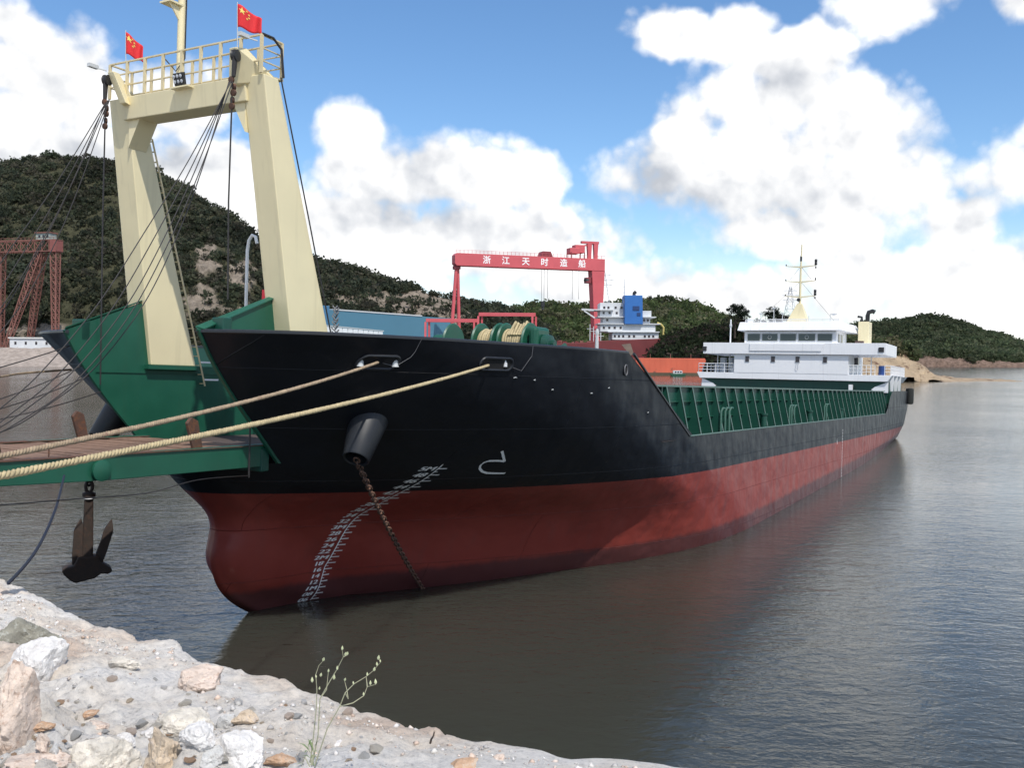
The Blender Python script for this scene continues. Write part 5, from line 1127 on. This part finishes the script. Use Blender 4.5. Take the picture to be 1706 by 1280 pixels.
# ----- bow bulkhead behind the opening so one cannot see through the hull
S().box(8.95, 9.0, -2.4, 2.4, 5.0, 5.6).obj('deck_step', M_DKGREEN, ship)

# ------------------------------------------------------------------ chains and the hanging anchor
def chain_mesh(path, link_len, wire, g):
    P = [Vector(p) for p in path]; seg = [0]
    for i in range(1, len(P)): seg.append(seg[-1] + (P[i] - P[i - 1]).length)
    def pos(s):
        s = min(max(s, 0), seg[-1]); i = max(0, min(len(P) - 2, int(np.searchsorted(seg, s)) - 1)); u = (s - seg[i]) / (seg[i + 1] - seg[i]); return P[i] + (P[i + 1] - P[i]) * u
    pitch = link_len * .72; n = int(seg[-1] / pitch)
    for k in range(n):
        s = k * pitch; a, b = pos(s), pos(s + pitch); c = (a + b) / 2; t = (b - a).normalized(); up = Vector((1, 0, 0)) if abs(t.x) < .8 else Vector((0, 1, 0)); x = t.cross(up).normalized(); y = x.cross(t)
        w = x if k % 2 else y; pts = []
        for i in range(15):
            q = 2 * math.pi * i / 14; cl = math.cos(q); pts.append(c + t * (math.copysign(link_len * .5 - link_len * .3, cl) + link_len * .3 * cl - (0)) * .92 + w * (link_len * .3 * math.sin(q)))
        g.tube(pts, wire, 6, cap=False)
    return g
m1w = s2w(*m1); endw = atz(712, 993, -.4)
mid = (m1w + endw) / 2 - Vector((0, 0, .25))
path = []
for i in range(31): u = i / 30; q = m1w.lerp(endw, u); q.z -= .45 * 4 * u * (1 - u) * .5; path.append(q)
g = MB(); chain_mesh(path, .235, .026, g); c = g.obj('anchor_chain', M_CHAIN, smooth=True); tag(c, 'rusty anchor chain running from the hull cone down into the water', 'chain')

anc = ship_thing('anchor', 'rusty stockless anchor hanging under the ramp on a short chain', 'anchor')
AX, AY = -4.1, -4.6
def anchor():
    top = Vector((AX, AY, 3.95))
    # local image-like frame: rotate so that the broad side faces the shore
    th = R_(35); ex = Vector((math.cos(th), math.sin(th) * 1, 0)) * .86; ey = Vector((-math.sin(th), math.cos(th), 0)); ez = Vector((0, 0, 1))
    O = Vector((AX, AY, 1.28))
    def P(u, v, w): return O + ex * u + ey * v + ez * w
    def hex_(g, b, t): g.hexa([P(*q) for q in b], [P(*q) for q in t])
    g = S(); hex_(g, [(-.19, -.15, .35), (.19, -.15, .35), (.19, .15, .35), (-.19, .15, .35)], [(-.145, -.1, 2.45), (.145, -.1, 2.45), (.145, .1, 2.45), (-.145, .1, 2.45)]); g.obj('shank', M_ANCHOR, anc, bevel=.04)
    # crown: heavy block with tripping palms
    g = S(); prof = [(-.75, .18), (-.82, .32), (-.70, .40), (-.45, .42), (-.30, .70), (.34, .70), (.48, .48), (.78, .30), (.82, .20), (.68, .13), (.45, .16), (.25, .02), (0, -.02), (-.2, -.06), (-.35, -.10), (-.55, 0.0)]
    g.prism([P(u, -.26, w) for u, w in prof], ey * .52); g.obj('crown', M_ANCHOR, anc, bevel=.05)
    # flukes
    def fluke(sg, ang):
        g = S(); c = math.cos(ang); s_ = math.sin(ang)
        sec = [(0.0, .17, .13), (.35, .17, .12), (.7, .16, .10), (1.0, .17, .08), (1.15, .12, .06), (1.35, .02, .02)]
        V = []
        for (l, hw, hd) in sec:
            bend = .10 * (l / 1.35) ** 2 * 2
            for (a, b) in ((-1, -1), (1, -1), (1, 1), (-1, 1)):
                u = sg * (.32 + l * s_ - bend * c * .6) + a * hw * c * 1.0; w = .45 + l * c + bend * s_ + (-sg * a) * hw * s_ * .4; V.append(P(u, b * hd + (.0), w))
        F = []
        for k in range(len(sec) - 1):
            for j in range(4): F.append((k * 4 + j, k * 4 + (j + 1) % 4, (k + 1) * 4 + (j + 1) % 4, (k + 1) * 4 + j))
        F += [(3, 2, 1, 0), tuple(range(len(V) - 4, len(V)))]
        g.add(V, F); g.obj('fluke', M_ANCHOR, anc, bevel=.03)
    fluke(1, R_(24)); fluke(-1, R_(2))
    # head shackle, swivel and chain
    g = S(); g.lathe([(.10, 0), (.19, .03), (.19, .14), (.10, .18)], P(0, 0, 2.45), (0, 0, 1), 16); g.obj('head_collar', M_ANCHOR, anc, smooth=True)
    g = S(); pts = [P(.11 * math.cos(q), 0, 2.78 + .17 * math.sin(q)) for q in np.linspace(0, 2 * math.pi, 17)]; g.tube(pts, .05, 8, cap=False); g.obj('shackle', M_ANCHOR, anc, smooth=True)
    pz = P(0, 0, 2.85); mth_ = Vector((m2.x, m2.y, m2.z)); g = S(); chain_mesh([pz, P(0, 0, 3.5), mth_], .30, .04, g); g.obj('chain', M_WIRE, anc, smooth=True)
    S().tube([P(.17 * math.cos(q), .17 * math.sin(q), 2.43) for q in np.linspace(0, 6.283, 17)], .018, 6, cap=False).obj('lashing', M_WHITE2, anc)
anchor()

# ------------------------------------------------------------------ mooring ropes (laid from three strands)
def laid_rope(name, a, b, sag, dia, m, label, turns_per_m=2.2):
    a = Vector(a); b = Vector(b); n = int((b - a).length * 40); g = MB(); t = (b - a).normalized(); x = t.cross(Vector((0, 0, 1))).normalized(); y = x.cross(t); L_ = (b - a).length
    for k in range(3):
        pts = []; rad = []
        for i in range(n + 1):
            u = i / n; q = a.lerp(b, u); q.z -= sag * 4 * u * (1 - u); w = 2 * math.pi * (turns_per_m * L_ * u + k / 3); r_ = dia * .27
            wob = 1 + .12 * math.sin(37 * u * 3 + k); pts.append(q + (x * math.cos(w) + y * math.sin(w)) * r_); rad.append(dia * .27 * wob)
        g.tube(pts, rad, 7)
    # frayed fibres standing off the rope
    rr = random.Random(k + int(dia * 1e4))
    for i in range(1500):
        u = rr.random() ** .7; q = a.lerp(b, u); q.z -= sag * 4 * u * (1 - u); w = rr.random() * 6.283; dvec = x * math.cos(w) + y * math.sin(w); p0 = q + dvec * dia * .45; p1 = p0 + dvec * rr.uniform(.006, .024) + t * rr.uniform(-.05, .05); s_ = t * .002
        g.add([p0 - s_, p0 + s_, p1], [(0, 1, 2)])
    return tag(g.obj(name, m, smooth='all'), label, 'rope')
h1_, h2_ = hull_at(628, 604), hull_at(812, 609); f1 = s2w(h1_[0], hullY(*h1_) + .03, h1_[1]); f2 = s2w(h2_[0], hullY(*h2_) + .03, h2_[1])
e1 = at(-230, 806, 8.2); e2 = at(-230, 838, 7.4)
laid_rope('mooring_rope', f1, e1, .14, .07, M_ROPE2, 'brownish worn mooring rope led from the fairlead nearer the bow ramp', 6.0)
laid_rope('mooring_rope', f2, e2, .12, .075, M_ROPE, 'pale cream mooring rope led from the fairlead nearer the winch', 5.6)
# thin slack line from the ramp to the shore, and a dark hose-like line at the left
def line(name, pts, r, m, label):
    P = [Vector(p) for p in pts]; out = []
    for i in range(len(P) - 1):
        p0 = P[max(i - 1, 0)]; p1 = P[i]; p2 = P[i + 1]; p3 = P[min(i + 2, len(P) - 1)]
        for k in range(8):
            f = k / 8; out.append(.5 * ((2 * p1) + (p2 - p0) * f + (2 * p0 - 5 * p1 + 4 * p2 - p3) * f * f + (-p0 + 3 * p1 - 3 * p2 + p3) * f ** 3))
    out.append(P[-1]); return tag(MB().tube(out, r, 6).obj(name, m, smooth=True), label, 'line')
line('slack_line', [s2w(-4.75, 2.55, 4.95), at(330, 800, 22.5), at(245, 822, 20.5), at(120, 832, 18), at(0, 842, 15.5), at(-120, 846, 13)], .012, M_WIRE, 'thin slack grey line hanging from the ramp edge towards shore')
line('slack_line', [at(107, 793, 19.5), at(92, 850, 17), at(60, 918, 14.5), at(0, 986, 11.0), at(-60, 1030, 9.2)], .022, mat('navy_line', (.012, .014, .03), .5), 'thick dark blue line drooping from the ramp to the rocks')
line('mooring_line', [s2w(-4.7, -4.75, 7.6), at(40, 622, 27), at(0, 628, 25), at(-150, 650, 20)], .03, M_ROPE2, 'dark sagging mooring line on the far side of the ramp')

# ------------------------------------------------------------------ flags
def flag(px, py, d, label, wpx, hpx, droop):
    top = at(px, py, d); k = d / FPX; t = thing('flag', label, 'flag', (top.x, top.y, top.z - 1.55), 'red flags on the bow gate')
    MB().tube([(0, 0, 0), (0, 0, 1.6)], .012, 6).obj('flag_pole', M_GREY, t)
    nx, nz = 14, 9; W = wpx * k; H = hpx * k; V = []
    def pt(u, v):   # u along the fly, v down the hoist; the fly sinks as it goes
        return Vector((W * u * .93, -.10 * math.sin(u * 7 + v * 1.5) * u - .02 * math.sin(u * 15), 1.55 - H * v * (1 - .28 * u) - droop * k * u ** 1.1 + .02 * math.sin(u * 9)))
    for i in range(nx + 1):
        for j in range(nz + 1): V.append(pt(i / nx, j / nz))
    F = [(i * (nz + 1) + j, (i + 1) * (nz + 1) + j, (i + 1) * (nz + 1) + j + 1, i * (nz + 1) + j + 1) for i in range(nx) for j in range(nz)]
    me = MB().add(V, F).obj('cloth', M_FLAG, t, smooth='all', recalc=False); sd = me.modifiers.new('thick', 'SOLIDIFY'); sd.thickness = .004
    def star(cu, cv, r, rot):
        c = MB(); vs = []
        for i in range(10): q = rot + math.pi * i / 5; rr = r if i % 2 == 0 else r * .4; vs.append(pt(cu + rr * math.sin(q) * H / W, cv - rr * math.cos(q)) + Vector((0, -.012, 0)))
        vs.append(pt(cu, cv) + Vector((0, -.013, 0))); c.add(vs, [(10, i, (i + 1) % 10) for i in range(10)]); c.obj('star', M_STAR, me, recalc=False)
    star(.20, .24, .16, 0)
    for (u, v, ro) in ((.38, .10, .5), (.46, .20, .2), (.46, .34, 0), (.38, .45, .4)): star(u, v, .06, ro)
d0 = s2w(-5.05, -2.3, 16.4).y
flag(209.5, 53, s2w(-5.05, -2.6, 16.4).y, 'smaller red five starred flag on the gate corner with the ladder', 33, 36, 26)
flag(395.5, 6, s2w(-5.05, 2.2, 16.4).y, 'larger red five starred flag above the gate post nearer the winch', 45, 38, 26)

# ------------------------------------------------------------------ foreground shore
EDGE = np.array([(-40, 27), (-24, 19), (-15, 16.2), (-9, 13.2), (-6.6, 11.6), (-5.3, 10.1), (-4.2, 9.0), (-3.3, 8.25), (-2.75, 7.9), (-2.3, 7.3), (-1.75, 6.9), (-1.15, 6.35), (-.6, 5.95), (-.2, 5.7), (.35, 5.45), (.80, 5.34), (2.5, 4.75), (6, 3.1), (14, -1), (30, -10)])
def shore_z(x, y):
    x = np.asarray(x, float); y = np.asarray(y, float)
    ye = np.interp(x, EDGE[:, 0], EDGE[:, 1]); s = (ye - y)                      # > 0 on land
    s = s + .22 * fbm(x * 1.2, y * 1.2, 5.5, 4)
    land = 5.44 + .52 * np.clip(s / 3.5, 0, 1) ** .8 - .17 * np.clip((-x - 1.2) / 2, 0, 1) + np.clip((-x - 7) * .05, 0, .35)
    conc = np.clip((x + .45) / .5, 0, 1) * np.clip((7 - x) / .5, 0, 1)                        # flat concrete ledge at the right
    bump = .42 * np.abs(fbm(x * .8, y * .8, 1.7, 5, .55)) + .19 * fbm(x * 3.2, y * 3.2, 2.1, 5, .6) - .07 * np.abs(fbm(x * 5.5, y * 5.5, 8.1, 4, .6)) + .035 * fbm(x * 13, y * 13, .3, 4, .6)
    slab = np.clip((s - .9) / 1.2, .42, 1)                                              # bare rock slab along the brink
    land = land + (bump - .06) * (1 - .9 * conc) * slab
    drop = np.clip(-s / .16, 0, None); cliff = 5.35 - drop * .55
    f = np.clip(s / .22 + .5, 0, 1); f = f * f * (3 - 2 * f)
    return np.maximum(np.where(s > .5, land, land * f + np.minimum(land, cliff) * (1 - f)), -1.5)
def shore():
    def patch(x0, x1, y0, y1, st, name, skirt=None):
        xs = np.arange(x0, x1 + st / 2, st); ys = np.arange(y0, y1 + st / 2, st); X, Y = np.meshgrid(xs, ys); Z = shore_z(X, Y)
        V = np.stack([X, Y, Z], -1).reshape(-1, 3); nx = len(xs); i = np.arange((len(ys) - 1) * nx).reshape(len(ys) - 1, nx)[:, :-1].ravel(); return V, np.stack([i, i + 1, i + nx + 1, i + nx], 1)
    V1, F1_ = patch(-7.5, 3.0, 2.5, 13.0, .024, 'a')
    V2, F2_ = patch(-40, 30, -12, 28, .5, 'b'); inside = (V2[:, 0] > -7.2) & (V2[:, 0] < 2.7) & (V2[:, 1] > 2.8) & (V2[:, 1] < 12.7); V2[inside, 2] -= 1.2; V2[:, 2] -= .02
    V = np.concatenate([V1, V2]); F = np.concatenate([F1_, F2_ + len(V1)])
    tt = np.clip(.5 + 1.3 * fbm(V[:, 0] * .55, V[:, 1] * .55, 7.7, 3), 0, 1)
    mt = bpy.data.materials.new('quarry_ground'); mt.use_nodes = True; nt = mt.node_tree; N = nt.nodes; L = nt.links; b = N['Principled BSDF']; b.inputs['Roughness'].default_value = .95; b.inputs['Specular IOR Level'].default_value = .15
    tc = N.new('ShaderNodeTexCoord'); v = tc.outputs['Object']
    def nz(sc, de, ro=.6):
        o = N.new('ShaderNodeTexNoise'); o.inputs['Scale'].default_value = sc; o.inputs['Detail'].default_value = de; o.inputs['Roughness'].default_value = ro; L.new(v, o.inputs['Vector']); return o.outputs['Fac']
    def ramp(f, stops):
        o = N.new('ShaderNodeValToRGB'); L.new(f, o.inputs[0]); cr = o.color_ramp
        while len(cr.elements) < len(stops): cr.elements.new(.5)
        for e, (p, c_) in zip(cr.elements, stops): e.position = p; e.color = (*c_, 1)
        return o.outputs[0]
    big = ramp(nz(.75, 4), [(.34, (.78, .76, .74)), (.46, (.78, .745, .70)), (.56, (.75, .68, .60)), (.68, (.64, .52, .43))])
    gr = ramp(nz(22, 10, .8), [(.34, (.55, .54, .53)), (.45, (1.0, 1.0, 1.0)), (.60, (1.25, 1.24, 1.22))])
    m1_ = N.new('ShaderNodeMix'); m1_.data_type = 'RGBA'; m1_.blend_type = 'MULTIPLY'; m1_.inputs[0].default_value = .85; L.new(big, m1_.inputs[6]); L.new(gr, m1_.inputs[7])
    dk = ramp(nz(3.4, 8, .7), [(.28, (.55, .5, .46)), (.38, (1, 1, 1))]); m2_ = N.new('ShaderNodeMix'); m2_.data_type = 'RGBA'; m2_.blend_type = 'MULTIPLY'; m2_.inputs[0].default_value = .8; L.new(m1_.outputs[2], m2_.inputs[6]); L.new(dk, m2_.inputs[7])
    L.new(m2_.outputs[2], b.inputs['Base Color'])
    bp = N.new('ShaderNodeBump'); bp.inputs['Distance'].default_value = .035; L.new(nz(40, 10, .8), bp.inputs['Height']); L.new(bp.outputs[0], b.inputs['Normal'])
    o = npmesh('shore_ground', V, F, mt, smooth=True); tag(o, 'dusty pale rubble ground at the top of the quay edge', 'ground', kind='structure')
shore()

def rock_mesh(seed, cuts=7, rough=.10, sub=4, sx=1, sy=1, sz=1):
    r = np.random.default_rng(seed); bm = bmesh.new(); bmesh.ops.create_icosphere(bm, subdivisions=sub + (1 if sub >= 4 else 0), radius=1.0); V = np.array([v.co for v in bm.verts])
    for k in range(cuts):
        n = r.normal(size=3); n /= np.linalg.norm(n); h = r.uniform(.45, .8); d_ = V @ n; ov = d_ > h; V[ov] -= n * (d_[ov] - h)[:, None] * .93
    V += (V / np.linalg.norm(V, axis=1, keepdims=True)) * (fbm(V[:, 0] * 1.6 + seed, V[:, 1] * 1.6, V[:, 2] * 1.6, 4, .55) * rough * 2.4)[:, None]
    V += (V / np.linalg.norm(V, axis=1, keepdims=True)) * (fbm(V[:, 0] * 6 + seed, V[:, 1] * 6, V[:, 2] * 6, 4, .65) * rough * .9)[:, None]
    V *= np.array([sx, sy, sz])
    for v, c in zip(bm.verts, V): v.co = c
    me = bpy.data.meshes.new('rock'); bm.to_mesh(me); bm.free(); me.polygons.foreach_set('use_smooth', [True] * len(me.polygons)); me.set_sharp_from_angle(angle=R_(28)); return me
def rock_mat(name, c, c2):
    mt = mat(name, c, .92, var=.35, vscale=14, bump=.016, bscale=45, rust=.42, rustcol=c2, spec=.2); return mt
RM = {'pink': rock_mat('pink_stone', (.64, .53, .45), (.46, .34, .27)), 'white': rock_mat('white_stone', (.70, .68, .66), (.56, .53, .51)), 'tan': rock_mat('tan_stone', (.58, .47, .35), (.52, .44, .37)), 'grey': rock_mat('grey_stone', (.55, .545, .53), (.44, .42, .40)), 'buff': rock_mat('buff_stone', (.64, .595, .52), (.52, .47, .41)), 'rust': rock_mat('rusty_stone', (.50, .33, .22), (.55, .44, .34)), 'dark': rock_mat('dark_stone', (.24, .23, .19), (.42, .42, .37))}
def ground_hit(px, py):
    r = CF + CR * ((px - 853) / FPX) - CU * ((py - 640) / FPX); t = np.arange(2.5, 18, .03)
    hit = np.nonzero(CAMH + r.z * t <= shore_z(r.x * t, r.y * t))[0]
    return Vector((0, 0, CAMH)) + r * float(t[hit[0]]) if len(hit) else None
def rock(px, py, wpx, hpx, m, seed, label, group=None, sub=4, sink=.38, depth=None, cuts=8, name='rock'):
    q = ground_hit(px, py + hpx * .35) or atz(px, py, 5.7); k = q.y / FPX; sx = wpx * k / 2 * 1.12; sz = hpx * k / 2 * 1.15; me = rock_mesh(seed, cuts, .10, sub, sx, (sx + sz) / 2 * (depth or 1), sz)
    me.materials.append(RM[m]); o = link(me, name); o.location = (q.x, q.y + sx * .3, q.z + sz * (.62 - sink)); o.rotation_euler = (random.uniform(-.15, .15), random.uniform(-.15, .15), random.uniform(-.6, .6)); tag(o, label, 'rock', group)
    return o
rock(22, 1150, 82, 165, 'pink', 11, 'tall pinkish boulder standing at the rubble edge beside the white lumpy rock', cuts=10)
rock(65, 1100, 95, 90, 'white', 12, 'white lumpy rock leaning behind the tall pinkish boulder', cuts=5)
rock(35, 1052, 100, 70, 'dark', 13, 'dark lichen stained rock behind the white lumpy rock')
rock(335, 1128, 76, 44, 'pink', 14, 'broad pinkish rock on the brink above the water', cuts=6, depth=1.3, sink=.45)
rock(265, 1248, 80, 90, 'tan', 15, 'tan upright wedge of stone with an orange edge', cuts=10)
rock(160, 1262, 120, 92, 'buff', 16, 'large rounded buff rock half buried in gravel', cuts=4)
rock(330, 1225, 66, 48, 'white', 17, 'blocky pale stone beside the tan upright wedge')
rock(395, 1252, 100, 70, 'white', 18, 'big dusty white rock lying near the weed stems', cuts=5)
rock(345, 1258, 44, 40, 'grey', 19, 'small round grey stone between the two pale rocks')
rock(376, 1203, 30, 36, 'grey', 20, 'grey pointed stone leaning against the orange tinted stone')
rock(405, 1196, 42, 28, 'tan', 21, 'orange tinted pointed stone on the white dust')
rock(206, 1233, 34, 22, 'white', 22, 'flat bright white stone on dark gravel', cuts=9)
rock(250, 1222, 30, 26, 'white', 23, 'small white angular stone behind the tan wedge', cuts=10)
rock(148, 1187, 26, 18, 'rust', 24, 'small rust red stone in the gravel patch', cuts=9)
rock(62, 1212, 56, 18, 'rust', 25, 'long low rust brown stone at the foot of the pinkish boulder')
rock(72, 1235, 24, 34, 'pink', 26, 'upright pink chip of stone in the gravel', cuts=10)
rock(88, 1250, 26, 36, 'grey', 27, 'upright blue grey chip of stone in the gravel', cuts=10)
rock(40, 1272, 110, 44, 'pink', 28, 'brownish flat slab of rock at the near gravel', cuts=5)
rock(160, 1210, 40, 20, 'pink', 29, 'low pale pink stone beside the rust red stone')
rock(205, 1105, 46, 22, 'buff', 30, 'rounded buff knob of rock on the bare slope')
rock(465, 1268, 60, 30, 'rust', 31, 'rusty brown stone beside the weed roots')
rock(560, 1238, 40, 16, 'white', 32, 'pale flat stone in the white dust below the brink')
rock(770, 1277, 60, 18, 'rust', 33, 'low reddish brown stone on the concrete ledge')
rock(832, 1263, 20, 12, 'pink', 34, 'tiny pink stone alone on the concrete ledge')
rock(300, 1200, 90, 50, 'buff', 35, 'dusty buff boulder half sunk behind the tan wedge', cuts=4, sink=.5)
rs = random.Random(4)
shared = [rock_mesh(100 + k, 14, .08, 3) for k in range(8)]
for k, me in enumerate(shared): me.materials.append(RM[('white', 'pink', 'grey', 'tan', 'buff', 'buff', 'white', 'rust')[k]])
cnt = 0
while cnt < 130:
    px = rs.uniform(0, 640); py = rs.uniform(1120, 1280)
    if px > 330 and rs.random() < .6: continue
    q = ground_hit(px, py)
    if q is None or py < 1170 and rs.random() < .7: continue
    s_ = rs.choice((.012, .016, .02, .028)) * rs.uniform(.8, 1.3) * (q.y / 4.5); o = link(shared[rs.randrange(8)], 'stone'); o.location = (q.x, q.y, q.z + s_ * .35); o.scale = (s_ * rs.uniform(.8, 1.3), s_ * rs.uniform(.8, 1.2), s_ * rs.uniform(.6, .9)); o.rotation_euler = (rs.random() * .5, rs.random() * .5, rs.random() * 6)
    tag(o, 'small loose angular stone lying in the gravel', 'stone', 'loose stones in the gravel'); cnt += 1
def gravel():
    n = 26000; px = rng.random(n) * 800; py = 1040 + rng.random(n) * 240; x = -6 + rng.random(n) * 8.5; y = 3.2 + rng.random(n) * 7.5
    d_ = fbm(x * .9, y * .9, 3.1, 3); keep = (y < np.interp(x, EDGE[:, 0], EDGE[:, 1]) - .25) & (rng.random(n) < np.clip(.35 + d_ * 1.6, .05, 1)); x = x[keep]; y = y[keep]; z = shore_z(x, y); K = len(x)
    base = np.array([(1, 0, 0), (-1, 0, 0), (0, 1, 0), (0, -1, 0), (0, 0, 1), (0, 0, -1)], float); tri = np.array([(0, 2, 4), (2, 1, 4), (1, 3, 4), (3, 0, 4), (2, 0, 5), (1, 2, 5), (3, 1, 5), (0, 3, 5)])
    s_ = (.005 + .02 * rng.random(K) ** 3.5)[:, None, None]; V = base[None] * (.6 + .8 * rng.random((K, 6, 1))) * s_ ; a = rng.random(K) * 6.28; ca, sa = np.cos(a)[:, None], np.sin(a)[:, None]
    V = np.stack([V[..., 0] * ca - V[..., 1] * sa, V[..., 0] * sa + V[..., 1] * ca, V[..., 2] * .8], -1) + np.stack([x, y, z + .003], -1)[:, None]
    T = np.array([(.62, .60, .58), (.58, .50, .44), (.52, .50, .48), (.56, .44, .36), (.64, .62, .58)])[rng.integers(0, 5, K)]; T = np.repeat(T * (.7 + .6 * rng.random((K, 1))), 6, 0)
    o = npmesh('gravel', V.reshape(-1, 3), (tri[None] + (np.arange(K) * 6)[:, None, None]).reshape(-1, 3), mat('gravel_chips', (.9, .9, .9), .9, var=.05, attr='tint', spec=.2), attr=('tint', 'POINT', T)); tag(o, 'loose gravel and stone chips scattered over the dusty ground', 'gravel', kind='stuff')
gravel()

# weed with thin forked stems
def weed():
    q0 = ground_hit(518, 1278); d = q0.y; t = thing('weed', 'thin branching dry weed with small pale buds growing at the brink', 'plant', q0)
    P = lambda x, y, dd=0: at(x, y, d + dd) - q0
    stems = [[(516, 1278), (522, 1230), (527, 1180), (528, 1150), (526, 1125), (531, 1110), (538, 1102)], [(520, 1276), (530, 1225), (533, 1165), (550, 1135), (562, 1115), (572, 1095), (570, 1084)], [(524, 1278), (545, 1215), (566, 1178), (575, 1155), (590, 1140), (610, 1128), (622, 1118), (634, 1104)],
             [(566, 1178), (588, 1172), (606, 1160), (612, 1145), (626, 1141)], [(533, 1165), (544, 1150), (547, 1120)], [(575, 1155), (580, 1165), (578, 1150), (574, 1135)], [(572, 1095), (579, 1092)], [(612, 1145), (610, 1128)], [(516, 1278), (508, 1262), (502, 1278)], [(518, 1276), (522, 1258), (534, 1268)]]
    ms_ = mat('weed_stem', (.30, .30, .20), .8, var=.2); mb_ = mat('weed_bud', (.55, .58, .36), .8, var=.2); ml = mat('weed_leaf', (.16, .22, .09), .7, var=.2)
    for i, s_ in enumerate(stems):
        pts = [P(x, y, -.02 * i + .015 * k) for k, (x, y) in enumerate(s_)]; sm = []
        for a in range(len(pts) - 1):
            for k in range(4): sm.append(pts[a].lerp(pts[a + 1], k / 4))
        sm.append(pts[-1]); MB().tube(sm, [.0030 * (1 - .7 * j / len(sm)) for j in range(len(sm))], 6).obj('stem', ms_, t, smooth=True)
    buds = [(538, 1102), (527, 1130), (534, 1128), (547, 1121), (570, 1084), (579, 1092), (562, 1117), (556, 1133), (574, 1135), (612, 1127), (634, 1104), (628, 1110), (626, 1141), (617, 1142), (589, 1141), (606, 1160), (520, 1138), (532, 1150), (575, 1093), (630, 1100), (623, 1119)]
    r = random.Random(2); bd = None
    for (x, y) in buds:
        c = P(x, y, -.03); a = r.uniform(-.6, .6)
        if bd is None: o = MB().lathe([(.001, 0), (.006, .006), (.0075, .013), (.004, .022), (.0005, .03)], (0, 0, 0), (0, 0, 1), 8).obj('bud', mb_, t, smooth=True); bd = o.data
        else: o = link(bd, 'bud', t)
        o.location = c; o.rotation_euler = (a, a * .7, 0); o.scale = [r.uniform(.5, .9)] * 3
    for i in range(14):
        a = r.uniform(0, 6.28); l = r.uniform(.03, .07); b0 = Vector((r.uniform(-.02, .02), r.uniform(-.02, .02), r.uniform(0, .1))); tip = b0 + Vector((math.cos(a) * l, math.sin(a) * l, r.uniform(.01, .05))); sd = Vector((-math.sin(a), math.cos(a), 0)) * .005
        MB().add([b0, (b0 + tip) / 2 + sd + Vector((0, 0, .01)), tip, (b0 + tip) / 2 - sd + Vector((0, 0, .01))], [(0, 1, 2, 3)]).obj('leaf', ml, t, recalc=False)
weed()
def twig():
    q = ground_hit(716, 1243) or atz(716, 1243, 5.45); t = MB().tube([q, q + Vector((.008, 0, .035)), q + Vector((.022, -.01, .06)), q + Vector((.03, 0, .085))], [.006, .006, .004, .001], 6).tube([q + Vector((.018, 0, .05)), q + Vector((.024, .01, .085))], [.004, .001], 5).obj('twig', M_BARK, smooth=True); tag(t, 'dry brown twig sticking up from the edge of the concrete ledge', 'twig')
twig()
# iron bollard on the quay that takes the ropes (left of the view)
def bollard(p, label):
    z = float(shore_z(np.array([p.x]), np.array([p.y]))[0]); t = thing('quay_bollard', label, 'bollard', (p.x, p.y, z))
    MB().lathe([(.24, -.1), (.22, .05), (.15, .12), (.14, .5), (.2, .6), (.22, .68), (.14, .74)], (0, 0, 0), (0, 0, 1), 20).obj('post', M_RUST, t, smooth=True); MB().lathe([(.34, -.12), (.34, .03), (.3, .05)], (0, 0, 0), (0, 0, 1), 20).obj('base_flange', M_RUST, t, smooth=True)
bollard(e1, 'rusty bollard holding the brownish rope'); bollard(e2, 'rusty bollard holding the cream rope')

# keep the tree at thing > part > sub-part
for o in list(scene.objects):
    ch = [o]
    while ch[-1].parent: ch.append(ch[-1].parent)
    if len(ch) > 3: o.parent = ch[-2]
